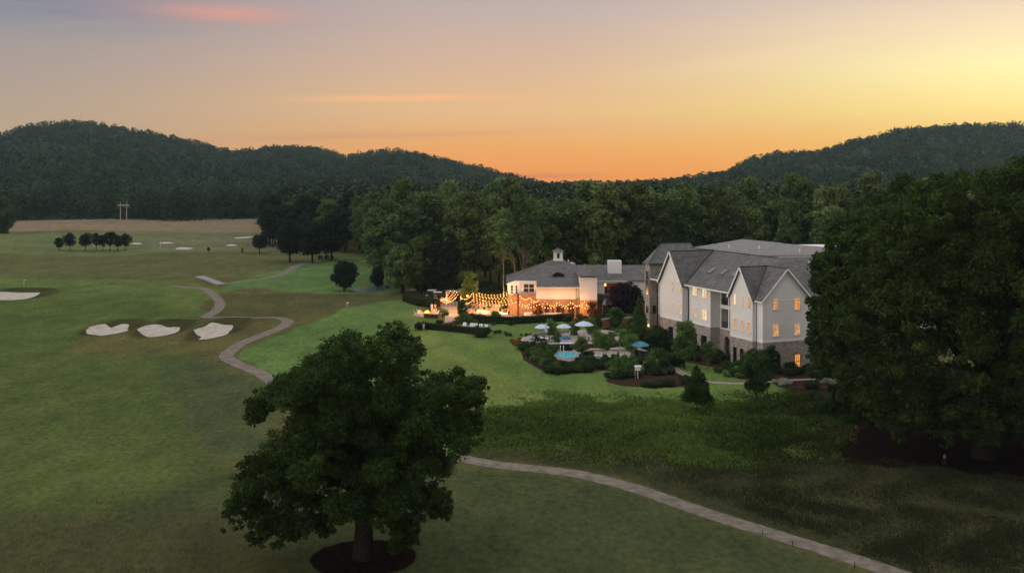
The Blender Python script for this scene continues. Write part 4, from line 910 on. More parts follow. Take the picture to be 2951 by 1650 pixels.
# ------------------------------------------------------------------ the clubhouse
CY = 225.0; K = lambda px, Y=CY: (px-CX)/F*Y; Z = lambda py, Y=CY: H-(py-HY)*Y/F
club = thing('clubhouse', 'white and tan stone clubhouse with grey hipped roofs, cupola and square chimney, lit orange', 'building', (0, CY, 0))
def cb(b, x0, x1, y0, y1, z0, z1): b.box(x0, x1, y0-CY, y1-CY, z0, z1)
b = MB(); cb(b, K(1546), K(1661), CY, 240, 3.83, 6.5); b.build('wall', M['siding'], club)
b = MB(); cb(b, K(1661), K(1671), CY+.5, 240, 3.83, 6.6); b.build('wall', M['siding'], club)
b = MB(); cb(b, K(1670.6), K(1719), 223.4, 236, 3.83, 8.62); b.build('wall', M['siding'], club, label='tall white bay wall')
b = MB(); x1 = K(1546, 227.5); b.prism([(K(1496,227.2), 227.2-CY), (x1, 227.2-CY), (x1, 15), (-1.0, 15), (K(1465,229.6), 229.6-CY)], 4.3, 7.45); b.v[8] = b.v[8][:2]+(6.7,); b.v[9] = b.v[9][:2]+(6.72,); b.build('wall', M['siding'], club, label='upper bay wall with windows')
# stone lower storey, with window openings set in
def pier_wall(x0, x1, y, z0, z1, ops, th, mt, parent, name='stone_base'):
    b = MB(); xs = x0
    for a0, a1, t0, t1 in sorted(ops):
        cb(b, xs, a0, y, y+th, z0, z1); cb(b, a0, a1, y+.002, y+th, t1, z1)
        if t0 > z0+.02: cb(b, a0, a1, y+.002, y+th, z0, t0)
        xs = a1
    cb(b, xs, x1, y, y+th, z0, z1); b.build(name, mt, parent)
    for a0, a1, t0, t1 in ops:
        f = MB()
        for q0, q1 in ((a0, a0+.09), (a1-.09, a1), ((a0+a1)/2-.04, (a0+a1)/2+.04)): cb(f, q0, q1, y+.12, y+.2, t0, t1)
        cb(f, a0+.09, a1-.09, y+.121, y+.199, t1-.1, t1); cb(f, a0+.09, a1-.09, y+.122, y+.198, t0, t0+.1)
        o = f.build('window', M['wood'], parent)
        f = MB(); cb(f, a0+.05, a1-.05, y+.22, y+.26, t0, t1); f.build('pane', M['dim'], o)
c3 = lambda x: 1440+x/5.855
ops = [(K(c3(430)), K(c3(490)), 1.9, 3.0)]
pier_wall(K(1495), K(1557), 226.4, 0, Z(846, 226.4), [(K(c3(225),226.4), K(c3(300),226.4), .1, 2.3)], .4, M['brick'], club)
b = MB(); b.prism([(K(1464,230), 5.0), (K(1495,226.4), 1.4), (K(1495,226.4), 9), (K(1464,230), 9)], 0, 4.3); b.build('stone_base', M['brick'], club)
pier_wall(K(1557), K(1671), CY-.05, 0, 3.83, [(K(c3(760)), K(c3(840)), .1, 2.45), (K(c3(880)), K(c3(915)), .1, 2.5), (K(c3(955)), K(c3(1095)), .1, 2.5), (K(c3(1150)), K(c3(1260)), .1, 2.5), (K(c3(1290)), K(c3(1340)), .05, 2.5)], .4, M['brick'], club)
b = MB(); cb(b, K(1557), K(1671), CY+.36, CY+3, 0, 3.8); b.build('interior_wall', M['dim'], club)
b = MB(); cb(b, K(1670.6), K(1719), 223.3, 236, 0, 3.83); b.build('stone_base', M['brick'], club)
b = MB(); cb(b, K(1556.5), K(1661), CY-.16, CY-.05, 3.80, 3.98); b.build('trim_board', M['trim'], club); b = MB(); cb(b, K(1670), K(1719.6), 223.18, 223.3, 3.80, 3.98); b.build('trim_board', M['trim'], club)
# right wing with the covered balcony
y2 = 229.4; ZW = Z(805.5, y2)
w0, w1 = K(1719, y2), K(1866, y2); o0, o1 = K(1742, y2), K(1803, y2); zb, zt = Z(849, y2), Z(816, y2)
b = MB(); cb(b, w0, o0, y2, y2+.4, zb, ZW); cb(b, o1, w1, y2, y2+.4, zb, ZW); cb(b, o0, o1, y2+.002, y2+.4, zt, ZW); cb(b, w0, w1, y2+5, 245, 0, ZW)
b.build('wall', M['siding'], club, label='white wall with a wide covered balcony opening')
b = MB(); cb(b, o0, o1, y2+3, y2+3.2, zb, zt+.4); cb(b, o0-.2, o0, y2+.4, y2+3, zb, zt+.4); cb(b, o1, o1+.2, y2+.4, y2+3, zb, zt+.4); cb(b, o0, o1, y2+.4, y2+3, zt, zt+.2); b.build('balcony_recess', M['wood'], club)
for xx in (K(1750, y2), K(1797, y2)):
    b = MB(); cb(b, xx-.22, xx+.22, y2+2.9, y2+2.98, zb, zt-.1); b.build('door', M['glassdark'], club)
b = MB(); cb(b, w0, K(1768, 228), 227.6, y2+.3, Z(866, 228), Z(848, 228)); b.build('balcony_parapet', M['stonedark'], club)
b = MB(); cb(b, w0, w1, y2-.2, y2+.3, 0, zb-.02); b.build('stone_base', M['brick'], club)
ZWr = Z(763, 237)
roof_part([[(K(1655,228.9),3.9,ZW-.15),(w1+.2,3.9,ZW-.15),(w1+.2,12,ZWr),(K(1652,237),12,ZWr)], [(K(1652,237),12,ZWr),(w1+.2,12,ZWr),(w1+.2,21,ZW-.2),(K(1652,237),21,ZW-.2)]], M['shingle'], .15, parent=club, label='long plain roof of the right wing')
roof_part([[(K(1812,227.5),2.3,Z(808,227.3)),(K(1866,227),2.3,Z(808,227.3)),(K(1866,231),6.5,Z(780,231)),(K(1846,231),6.5,Z(780,231))]], M['shingle'], .15, parent=club)
b = MB(); cb(b, K(1824,227.8), w1, 227.8, y2, zb-1, Z(809,227.8)); b.build('wall', M['siding'], club)
# main hipped roof
pl = lambda X_, Y_: (X_, Y_-CY, 6.45+(Y_-224.4)*.307)
Pl, Pr = pl(9.64, 240), pl(11.64, 240); K1 = pl(15.65, 234.2); E2 = pl(K(1672,224.4), 224.4); E1 = pl(K(1546,224.4), 224.4); F2 = pl(K(1546,227.7), 227.7); F1 = pl(K(1486,227.9), 227.9)
L1 = (K(1460,230.2), 230.2-CY, Z(817,230.2)); B1 = (-1.4, 24, 6.7); B2 = (19, 24, 6.7); Rr = (19, 10, 6.9)
roof_part([[Pl, F1, F2, E1, E2, K1, Pr]], M['shingle'], .16, parent=club, label='main hipped roof front slope')
roof_part([[Pl, L1, F1], [Pl, B1, L1], [Pr, B2, B1, Pl], [Pr, K1, Rr, B2]], M['shingle'], .16, parent=club)
bb = MB(); ax = K(1693, 226.5)
ze = Z(794, 223.2)
q = [(K(1665,223),-2.2,ze), (K(1724,223),-2.2,ze), (K(1724,223),9,ze), (K(1665,223),9,ze)]; ap = (ax, 1.6, Z(768, 226.6)); ap2 = (ax, 9, Z(768,226.6))
roof_part([[q[0], q[1], ap], [q[1], q[2], ap2, ap], [q[3], q[0], ap, ap2]], M['shingle'], .12, parent=club, label='small hipped roof on the tall bay')
def lipbar(pts, r=.07, name='gutter'):
    for a, c_ in zip(pts[:-1], pts[1:]): 
        bq = MB(); bar(bq, a, c_, .2, .1); bq.build(name, M['trim'], club)
dnz = lambda p, d=.12: (p[0], p[1]-.06, p[2]-d)
lipbar([dnz(L1), dnz(F1), dnz(F2)]); lipbar([dnz(E1), dnz(E2)]); lipbar([(w0,3.82,ZW-.28),(K(1812,228.8),3.82,ZW-.28)])
# eyebrow dormer
yd = 230.0; zd = 6.45+(yd-224.4)*.307; xd = K(1608.5, yd); prof = [(1.15*math.cos(t), .72*math.sin(t)) for t in np.linspace(0, PI, 13)]
MB().slab([(xd+x, yd-CY-.1, zd+z+.02) for x, z in prof], 2.2, (0,1,0)).build('dormer_opening', M['black'], club)
dh = MB(); P0 = [(xd+x*1.13, yd-CY-.25, zd+z*1.2+.03) for x, z in prof]; P1 = [(xd+x*1.2, yd-CY+2.6, zd+.8) for x, z in prof]
n = len(P0); dh.add(P0+P1, [(i, i+1, n+i+1, n+i) for i in range(n-1)]); o = dh.build('dormer_hood', M['shingle'], club); so_ = o.modifiers.new('t', 'SOLIDIFY'); so_.thickness = .12
# cupola
cup = MB(); cup.box(9.6, 11.65, 14.0, 16.0, 10.7, Z(724,240)); cup.box(9.5, 11.75, 13.9, 16.1, 10.72, 11.2); co = cup.build('cupola', M['trim'], club)
MB().box(10.35, 10.9, 13.93, 14.0, 11.55, 12.75).build('louvre', M['black'], co)
zc = Z(724.5,240); q = [(9.25,13.6,zc),(12.0,13.6,zc),(12.0,16.4,zc),(9.25,16.4,zc)]; ap = (10.62, 15, Z(714.5,240))
cr = MB(); cr.add(q+[ap], [(0,1,4),(1,2,4),(2,3,4),(3,0,4),(3,2,1,0)]); cr.build('cupola_roof', M['shingle'], co)
b = MB(); cb(b, K(1752,233), K(1790.5,233), 232.4, 234.5, 7.8, Z(751,232.4)); ch = b.build('chimney', M['trim'], club)
for px, py in ((1638,752), (1656,762)): MB().lathe([(.12,0),(.12,.7),(.2,.72),(.2,.8)], 8, (K(px,239), 14, Z(py,239)-.5)).build('vent_pipe', M['trim'], club)
b = MB(); b.box(K(1642,240), K(1652,240), 14, 15, Z(762,240)-.3, Z(755,240)); b.build('roof_unit', M['trim'], club)
# upper windows of the bay
def cwin(x0, x1, y0, y1, Y, cols, rows, litm='dim', rot=0.0, mid=False):
    a0, a1 = K(x0, Y), K(x1, Y); z0, z1 = Z(y1, Y), Z(y0, Y); w_ = a1-a0; b = MB(); t = .1
    b.box(-w_/2-t, -w_/2, -.1, 0, z0-t, z1+t); b.box(w_/2, w_/2+t, -.1, 0, z0-t, z1+t); b.box(-w_/2, w_/2, -.101, 0, z1, z1+t); b.box(-w_/2, w_/2, -.101, 0, z0-t, z0)
    for i in range(1, cols): b.box(-w_/2+w_*i/cols-.07, -w_/2+w_*i/cols+.07, -.09, 0, z0, z1)
    for i in range(1, rows): zq = z0+(z1-z0)*i/rows; b.box(-w_/2, w_/2, -.085, -.001, zq-.045, zq+.045)
    o = b.build('window', M['trim'], club); MB().box(-w_/2, w_/2, -.04, -.003, z0, z1).build('pane', M[litm], o)
    o.location = ((a0+a1)/2, Y-CY, 0); o.rotation_euler = (0, 0, rot)
cwin(1509.5, 1538.5, 818.5, 841, 227.19, 2, 2)
ra = math.atan2(-(229.6-227.2), (K(1496,227.2)-K(1465,229.6)))
cwin(1472, 1480, 822.5, 846.5, 228.78, 1, 3, rot=ra); cwin(1485, 1493, 822.5, 846.5, 227.72, 1, 3, rot=ra)
for px, zt_, Y_ in ((1497.5, 7.4, 227.0), (1660.5, 6.4, 224.85), (1722.5, 7.3, 229.2), (1829, 7.2, 227.6)):
    MB().tube([(K(px,Y_), Y_-CY, zt_), (K(px,Y_), Y_-CY-.05, 0)], .06, 6).build('downspout', M['trim'] if px != 1660.5 else M['wood'], club)
# a warm lamp on the covered balcony
def lamp_light(name, loc, e, r=.15, colr=(1,.40,.10), parent=None):
    e = e*1.9; colr = (1, .42, .12)
    l = bpy.data.lights.new(name, 'POINT'); l.energy = e; l.color = colr; l.shadow_soft_size = r
    o = bpy.data.objects.new(name, l); COL.objects.link(o); o.location = loc
    if parent: o.parent = parent
    return o
bl = MB().lathe([(.05,-.3),(.2,-.2),(.24,0),(.16,.2),(.04,.28)], 10); o = bl.build('balcony_lamp', M['bulb'], club); o.location = (K(1746,230)-.1, 230.6-CY, Z(821,230))
lamp_light('balcony_lamp_light', (K(1746,230)+.3, 230.5-CY-.3, Z(821,230)), 45, parent=club)
# ------------------------------------------------------------------ terraces, walls, pool
sheet('patio', [(1280,936),(1318,931),(1340,910),(1380,921),(1470,925),(1560,918),(1640,916),(1690,928),(1722,938),(1735,915),(1725,900),(1720,884),(1560,872),(1350,866),(1270,872),(1262,884),(1292,893),(1284,905)], M['paving'], .04, 1.2, wobble=.05)
sheet('patio', [(1187,908),(1205,903),(1240,898),(1290,896),(1292,907),(1268,918),(1230,914),(1200,912)], M['paving'], .045, 1, wobble=.03)
sheet('patio', [(1296,946),(1320,938),(1350,940),(1405,945),(1426,951),(1400,957),(1350,955),(1305,951)], M['paving'], .045, 1, wobble=.03)
sheet('pool_deck', [(1594,1012),(1620,1003),(1700,1000),(1840,1000),(1890,1020),(1880,1040),(1820,1040),(1760,1036),(1690,1034),(1668,1037),(1640,1041),(1608,1036),(1596,1026)], M['concrete'], .06, 1)
ribbon('driveway', [(1290,838),(1315,836),(1335,835)], 6, M['asphaltgrey'], .06)
ribbon('driveway', [(1200,832),(1240,836),(1290,838)], 6, M['asphaltgrey'], .065)
terr = [P(x, y, 1.0).xy for x, y in [(1500,979),(1506,972),(1522,967),(1548,963),(1620,953),(1720,948),(1790,955),(1800,972),(1770,986),(1722,989.5),(1582,991),(1545,988),(1515,986)]]
t_ = thing('terrace', 'raised paved dining terrace with a dark retaining wall above the pool', 'terrace', (terr[0].x, terr[0].y, 0))
o3 = terr[0]
MB().prism([(p.x-o3.x, p.y-o3.y) for p in terr], .0, .93).build('retaining_wall', M['stonedark'], t_)
MB().prism([((p.x-o3.x)*1.004, (p.y-o3.y)*1.004) for p in terr], .934, 1.0).build('paving', M['concrete'], t_)
def wall_thing(name, label, cat, pts, h, th, mt, cap=None, z0=0, zp=0):
    c_ = [P(*p, zp) for p in pts]; o = c_[0].copy(); t = thing(name, label, cat, o); b = MB(); cpb = MB()
    for a, d_ in zip(c_[:-1], c_[1:]):
        v = (d_-a); n_ = Vector((-v.y, v.x, 0)).normalized()*th/2
        q = [(a-n_-o), (d_-n_-o), (d_+n_-o), (a+n_-o)]; b.prism([(p.x, p.y) for p in q], z0, h)
        n_ *= 1.25; q = [(a-n_-o), (d_-n_-o), (d_+n_-o), (a+n_-o)]; cpb.prism([(p.x, p.y) for p in q], h, h+.08)
    b.build('wall_body', mt, t)
    if cap: cpb.build('coping', cap, t)
    return t
wall_thing('retaining_wall', 'tan stone retaining wall among bushes left of the stone tower', 'wall', [(1735,944),(1765,941),(1790,942),(1822,938)], 1.7, .6, M['brick'], M['concrete'])
wall_thing('low_wall', 'low curved lit wall edging the patio behind the dark hedge', 'wall', [(1345,915),(1380,922),(1440,926),(1500,924),(1560,918),(1640,913)], .8, .35, M['brick'], M['concrete'])
wall_thing('low_wall', 'low pale wall behind the chairs of the raised terrace', 'wall', [(1532,970),(1580,963),(1640,957)], .55, .3, M['concrete'], zp=1.0)
wall_thing('low_wall', 'pale seat wall behind the pool deck', 'wall', [(1700,1013),(1760,1012),(1819,1012)], .45, .35, M['concrete'], M['trim'])
t = thing('stone_pillar', 'short square stone pillar at the end of the fire pit hedge', 'pillar', P(1268,918)); MB().box(-.35,.35,-.35,.35,0,1.1).build('shaft', M['brick'], t, bevel=.02); MB().box(-.45,.45,-.45,.45,1.1,1.22).build('cap', M['concrete'], t)
# pool
pc = P(1633, 1024); t = thing('swimming_pool', 'small rounded turquoise pool with pale coping and ladder rails', 'pool', (pc.x, pc.y, 0))
oval = [(1.95*math.cos(a)*(1 if math.cos(a) < 0 else .95), 3.1*math.sin(a)) for a in np.linspace(0, 2*PI, 28)[:-1]]
cop = MB(); n = len(oval); vs = [(x, y, .16) for x, y in oval]+[(x*1.24, y*1.17, .16) for x, y in oval]+[(x*1.24, y*1.17, -.1) for x, y in oval]+[(x, y, -.1) for x, y in oval]
cop.add(vs, [(i, n+i, n+(i+1)%n, (i+1)%n)[::-1] for i in range(n)]+[(n+i, 2*n+i, 2*n+(i+1)%n, n+(i+1)%n)[::-1] for i in range(n)]+[(3*n+i, i, (i+1)%n, 3*n+(i+1)%n)[::-1] for i in range(n)])
cop.build('coping', M['concrete'], t)
def water_mat():
    m, n, l = new_mat('pool_water'); o = n.new('ShaderNodeOutputMaterial'); b = n.new('ShaderNodeBsdfPrincipled'); l.new(b.outputs[0], o.inputs[0])
    q = n.new('ShaderNodeTexNoise'); q.inputs['Scale'].default_value = 2.2; q.inputs['Detail'].default_value = 3; g = n.new('ShaderNodeTexCoord'); l.new(g.outputs['Object'], q.inputs['Vector'])
    r = n.new('ShaderNodeValToRGB'); l.new(q.outputs[0], r.inputs[0]); r.color_ramp.elements[0].position = .35; r.color_ramp.elements[0].color = (.05,.22,.30,1); r.color_ramp.elements[1].position = .7; r.color_ramp.elements[1].color = (.14,.46,.50,1)
    l.new(r.outputs[0], b.inputs['Base Color']); l.new(r.outputs[0], b.inputs['Emission Color']); b.inputs['Emission Strength'].default_value = .35; b.inputs['Roughness'].default_value = .08
    bp = n.new('ShaderNodeBump'); bp.inputs['Strength'].default_value = .15; l.new(q.outputs[0], bp.inputs['Height']); l.new(bp.outputs[0], b.inputs['Normal']); m.cycles.emission_sampling = 'NONE'; return m
MB().prism(oval, -.08, .10).build('water', water_mat(), t)
for dx_ in (-.9, -.35): MB().tube([(dx_,3.6,.15),(dx_,3.6,1.0),(dx_,3.3,1.15),(dx_,2.9,1.0),(dx_,2.8,.1)], .045, 6).build('ladder_rail', M['trim'], t)
t = thing('planter_box', 'black box with pale top between the pool and the dark wall', 'planter', P(1632, 1010)); MB().box(-1.0,1.0,-.4,.4,0,1.25).build('box', M['black'], t); MB().box(-1.1,1.1,-.5,.5,1.25,1.4).build('top', M['trim'], t)
# ------------------------------------------------------------------ furniture
def m_umbrella(canvas, R=1.45, hp=2.45, closed=False):
    c_ = MB(); k = 8; prof = [(R, hp-.62), (R*.93, hp-.50), (R*.5, hp-.17), (.05, hp)]
    vs = []
    for j in range(k):
        for r, z in prof: vs.append((r*math.cos(2*PI*j/k), r*math.sin(2*PI*j/k), z))
    # canopy with slightly sagging panels
    fs = []; m_ = len(prof)
    for j in range(k):
        for i in range(m_-1): fs.append((j*m_+i, ((j+1)%k)*m_+i, ((j+1)%k)*m_+i+1, j*m_+i+1))
    c_.add(vs, fs)
    if closed: c_ = MB().lathe([(.04,1.0),(.16,1.15),(.22,1.4),(.17,2.0),(.08,2.5),(.02,2.7)], 10)
    p_ = MB().tube([(0,0,0),(0,0,hp+.12)], .032, 8); b_ = MB().lathe([(.3,0),(.3,.06),(.06,.09),(.06,.3)], 14)
    r_ = MB()
    for j in range(k): a = 2*PI*j/k; r_.tube([(.04*math.cos(a),.04*math.sin(a),hp-.75),(R*.55*math.cos(a),R*.55*math.sin(a),hp-.24)], .012, 4)
    return [('canopy', c_.mesh('canopy', M[canvas])), ('pole', p_.mesh('pole', M['pole'])), ('base', b_.mesh('base', M['dark']))]+([] if closed else [('ribs', r_.mesh('ribs', M['pole']))])
def from_parts(name, parts, label, cat, loc, rz=0, group=None, scale=None):
    t = thing(name, label, cat, loc, rz, group, scale)
    for n_, me in parts: link(n_, me, t)
    return t
UW, UT, UB, UG, UC = m_umbrella('canvaswhite'), m_umbrella('canvasteal'), m_umbrella('canvasblue', 1.15), m_umbrella('canvasgrey', 1.2), m_umbrella('canvaswhite', closed=True)
g = 'open white umbrellas on the terrace'
from_parts('patio_umbrella', UW, 'open white umbrella leftmost of the three on the terrace', 'umbrella', P(1562, 972, 1.0), .2, g, .98)
from_parts('patio_umbrella', UW, 'open white umbrella in the middle of the three on the terrace', 'umbrella', P(1625, 971, 1.0), .5, g, .98)
from_parts('patio_umbrella', UW, 'open white umbrella rightmost and largest of the three on the terrace', 'umbrella', P(1683, 972, 1.0), .0, g, 1.22)
from_parts('patio_umbrella', UC, 'folded white umbrella below the leftmost open white one', 'umbrella', P(1574, 978, 1.0), 0, None, 1.1)
from_parts('patio_umbrella', UB, 'dark blue umbrella in front of the black wall', 'umbrella', P(1629, 1006), .3)
from_parts('patio_umbrella', UT, 'teal umbrella over loungers at the right end of the pool deck', 'umbrella', P(1844, 1030), .1, None, 1.12)
from_parts('patio_umbrella', UG, 'small grey umbrella on the lit patio before the stone wall', 'umbrella', P(1524, 908), .1)
o = from_parts('patio_umbrella', UC, 'folded white umbrella leaning at the right of the pool deck', 'umbrella', P(1786, 1004), 0); o.rotation_euler = (0, .22, 0)
# tables
def m_table(R, hh, top, leg, cloth=True):
    a = MB().lathe([(R,hh-.04),(R*1.01,hh-.02),(R,hh)], 18) if not cloth else MB().lathe([(R*.98,.25),(R*1.03,.5),(R,hh-.03),(R*.99,hh)], 18)
    return [('tabletop' if not cloth else 'tablecloth', a.mesh('top', M[top])), ('pedestal', MB().lathe([(.3,0),(.3,.05),(.06,.08),(.06,hh-.05)], 12).mesh('pedestal', M[leg]))]
TC = m_table(.85, .76, 'cloth', 'dark'); TW = m_table(.55, .74, 'chairwhite', 'dark', False); TP = m_table(.6, .74, 'concrete', 'dark', False)
tabs = [(1386,905,'leftmost white clothed table on the lit patio'), (1399,908,'white clothed table right beside the leftmost one'), (1436,911,'white clothed table near the middle of the lit patio'), (1450,914,'white clothed table closest to the low patio wall'),
        (1523,912,'white clothed table below the small grey umbrella'), (1579,912,'white clothed table in front of the first clubhouse window'), (1592,914,'white clothed table second from the right on the patio'), (1607,911,'white clothed table rightmost on the lit patio')]
for i, (x, y, lb) in enumerate(tabs): from_parts('dining_table', TC, lb, 'table', P(x, y), 0, 'white clothed tables on the lit patio', 1.15)
from_parts('dining_table', TP, 'pale round table on the terrace under the trees', 'table', P(1683, 978, 1.0), 0, None, 1.2); from_parts('dining_table', TP, 'low pale table at the right of the terrace', 'table', P(1697, 981, 1.0), 0, None, 1.2)
from_parts('dining_table', TW, 'white topped table among black chairs on the terrace', 'table', P(1560, 984, 1.0)); from_parts('dining_table', TW, 'second white topped table among black chairs', 'table', P(1573, 986, 1.0))
# chairs
def m_chair(mt):
    s = MB().box(-.23,.23,-.22,.22,.42,.47); bk = MB().box(-.23,.23,.19,.23,.47,.9); pr = [('seat', s.mesh('seat', M[mt])), ('backrest', bk.mesh('backrest', M[mt]))]
    for sx in (-1, 1):
        for sy in (-1, 1): pr.append(('leg', MB().tube([(sx*.2,sy*.19,.42),(sx*.22,sy*.22,0)], .02, 5).mesh('leg', M[mt])))
    return pr
def m_adiron(mt):
    s = MB()
    for k in range(5): s.box(-.27,.27,-.30+k*.12,-.20+k*.12,.36-k*.035,.385-k*.035)
    bk = MB()
    for k in range(5): x = -.25+k*.11; bk.add([(x,.26,.26),(x+.09,.26,.26),(x+.09,.58,1.0+.05*math.sin(k*PI/4)),(x,.58,1.0+.05*math.sin(k*PI/4)),(x,.29,.26),(x+.09,.29,.26),(x+.09,.61,1.0+.05*math.sin(k*PI/4)),(x,.61,1.0+.05*math.sin(k*PI/4))],[(0,1,2,3),(7,6,5,4),(0,4,5,1),(3,2,6,7),(1,5,6,2),(0,3,7,4)])
    pr = [('seat', s.mesh('seat', M[mt])), ('backrest', bk.mesh('backrest', M[mt]))]
    for sx in (-1, 1):
        pr.append(('armrest', MB().box(sx*.34-.07, sx*.34+.07, -.34, .42, .56, .59).mesh('armrest', M[mt])))
        pr.append(('leg', MB().box(sx*.30-.03, sx*.30+.03, -.32, -.24, 0, .56).mesh('leg', M[mt]))); pr.append(('leg', MB().box(sx*.30-.03, sx*.30+.03, .30, .38, 0, .56).mesh('leg', M[mt])))
    return pr
def m_lounger(fr, mt):
    s = MB().box(-.32,.32,-.9,.35,.30,.37); bk = MB().add([(-.32,.33,.33),(.32,.33,.33),(.32,.78,1.0),(-.32,.78,1.0),(-.32,.39,.29),(.32,.39,.29),(.32,.85,.96),(-.32,.85,.96)],[(0,1,2,3),(7,6,5,4),(0,4,5,1),(3,2,6,7),(1,5,6,2),(0,3,7,4)])
    pr = [('seat', s.mesh('seat', M[mt])), ('backrest', bk.mesh('backrest', M[mt]))]
    for sx in (-1, 1):
        for y in (-.75, .4): pr.append(('leg', MB().box(sx*.3-.03, sx*.3+.03, y-.03, y+.03, 0, .30).mesh('leg', M[fr])))
    return pr
CB, AD, LW, LD = m_chair('dark'), m_adiron('chairwhite'), m_lounger('chairwhite', 'chairwhite'), m_lounger('dark', 'dark')
g = 'white loungers on the small terrace'
for x, y, lb in ((1335,946,'white lounger at the left end, apart from the other four'), (1356,948,'white lounger second from the left'), (1367,949,'white lounger in the middle of the five'), (1382,950.5,'white lounger second from the right'), (1397,952.5,'white lounger at the right end beside the round clipped shrub')):
    from_parts('garden_lounger', LW, lb, 'lounger', P(x, y), -.35, g, 1.12)
for x, y, lb in ((1301,947,'white garden chair leftmost on the small terrace'), (1315,948,'white garden chair second from the left on the small terrace'), (1326,949,'white garden chair close to the leftmost lounger')):
    from_parts('garden_chair', AD, lb, 'chair', P(x, y), 2.2, 'white garden chairs on the small terrace', .95)
for x, y, rz, lb in ((1201,909,2.0,'white garden chair nearest the lawn at the fire pit'), (1209,906,2.4,'white garden chair second from the left at the fire pit'), (1215,909.5,1.6,'white garden chair left of the flames'), (1251,903,-1.4,'white garden chair right of the flames'), (1257,909,-1.0,'white garden chair by the low hedge end')):
    from_parts('garden_chair', AD, lb, 'chair', P(x, y), rz, 'white garden chairs round the fire pit', 1.05)
from_parts('bistro_table', TW, 'small white table between garden chairs on the small terrace', 'table', P(1344,951), 0, None, .8)
k = 0
for x, y, rz in ((1539,984,1.5),(1546,987,.3),(1553,986,3),(1566,983,0),(1580,985,-1.5),(1568,988,3.0),(1586,983,1.2),(1545,980,0)):
    k += 1; from_parts('terrace_chair', CB, 'black metal chair at the white topped tables on the raised terrace', 'chair', P(x, y, 1.0), rz, 'black chairs on the raised terrace', 1.05)
for x, y, lb in ((1829,1029,'dark lounger at the left under the teal umbrella'), (1838,1031,'dark lounger in the middle under the teal umbrella'), (1850,1033,'dark lounger at the right under the teal umbrella'), (1861,1035,'dark lounger outside the right edge of the teal umbrella')):
    from_parts('pool_lounger', LD, lb, 'lounger', P(x, y), -.5, 'dark pool loungers', 1.15)
for x, y, lb in ((1712,1029,'white pool lounger lying left on the deck'), (1735,1030,'white pool lounger in the middle of the deck'), (1775,1029,'pale pool lounger near the leaning umbrella')):
    from_parts('pool_lounger', m_lounger('chairwhite', 'chairwhite') if 0 else LW, lb, 'lounger', P(x, y), 1.5, 'white pool loungers')
for i, (x, y) in enumerate(((1372,902),(1412,905),(1425,909),(1465,909),(1508,908),(1538,909),(1566,908),(1618,908),(1352,894),(1364,893),(1380,893),(1390,892))):
    from_parts('patio_chair', CB, 'dark chair beside a clothed table on the lit patio', 'chair', P(x, y), i*1.3, 'dark chairs on the lit patio', 1.05)
for i, (x, y) in enumerate(((1352,900),(1372,884),(1398,880),(1420,882),(1440,878),(1462,884),(1478,892),(1410,896),(1455,902),(1488,900),(1505,905),(1560,905),(1632,906),(1660,908))):
    t = thing('potted_plant', 'clay pot with a bushy plant standing on the lit patio', 'potted plant', P(x, y), i, 'potted plants on the lit patio', 1.0+.25*(i % 3)); MB().lathe([(.22,0),(.34,.5),(.36,.55),(.28,.55),(.26,.45)], 12).build('pot', M['brick'], t)
    rq = random.Random(i); cq = [(rq.uniform(-.25,.25), rq.uniform(-.25,.25), .8+rq.uniform(0,.7), rq.uniform(.25,.42)) for _ in range(6)]
    link('foliage', crown_mesh('foliage', cq, 700, .09, M['leaf_shrub'], 900+i), t)
g = 'dark parasol heaters on the lit patio'
for x, y, lb in ((1395,893,'left slim dark patio heater behind the clothed tables'), (1442,897,'middle slim dark patio heater behind the clothed tables'), (1470,889,'right slim dark patio heater near the stone bay')):
    t = thing('patio_heater', lb, 'heater', P(x, y), 0, g); MB().lathe([(.24,0),(.26,.7),(.1,.75)], 12).build('base', M['dark'], t); MB().tube([(0,0,.7),(0,0,2.0)], .05, 8).build('pole', M['dark'], t); MB().lathe([(.42,2.05),(.1,2.2),(.02,2.24)], 14).build('reflector', M['grey'], t)
# fire pit
t = thing('fire_pit', 'round stone fire pit with orange flames among white chairs', 'fire pit', P(1230, 906)); MB().lathe([(.95,0),(1.0,.1),(.98,.42),(.7,.44),(.65,.2)], 20).build('ring', M['brick'], t)
fl = MB(); rr = random.Random(3)
for i in range(9):
    a = rr.uniform(0, 6.28); r = rr.uniform(0, .45); hh = rr.uniform(.35, .75); fl.lathe([(.05,0),(.14,.15),(.09,hh*.6),(.015,hh)], 7, (r*math.cos(a), r*math.sin(a), .3))
fl.build('flames', M['flame'], t, smooth=True); lamp_light('fire_light', (0,0,1.2), 260, .3, (1,.42,.12), t)
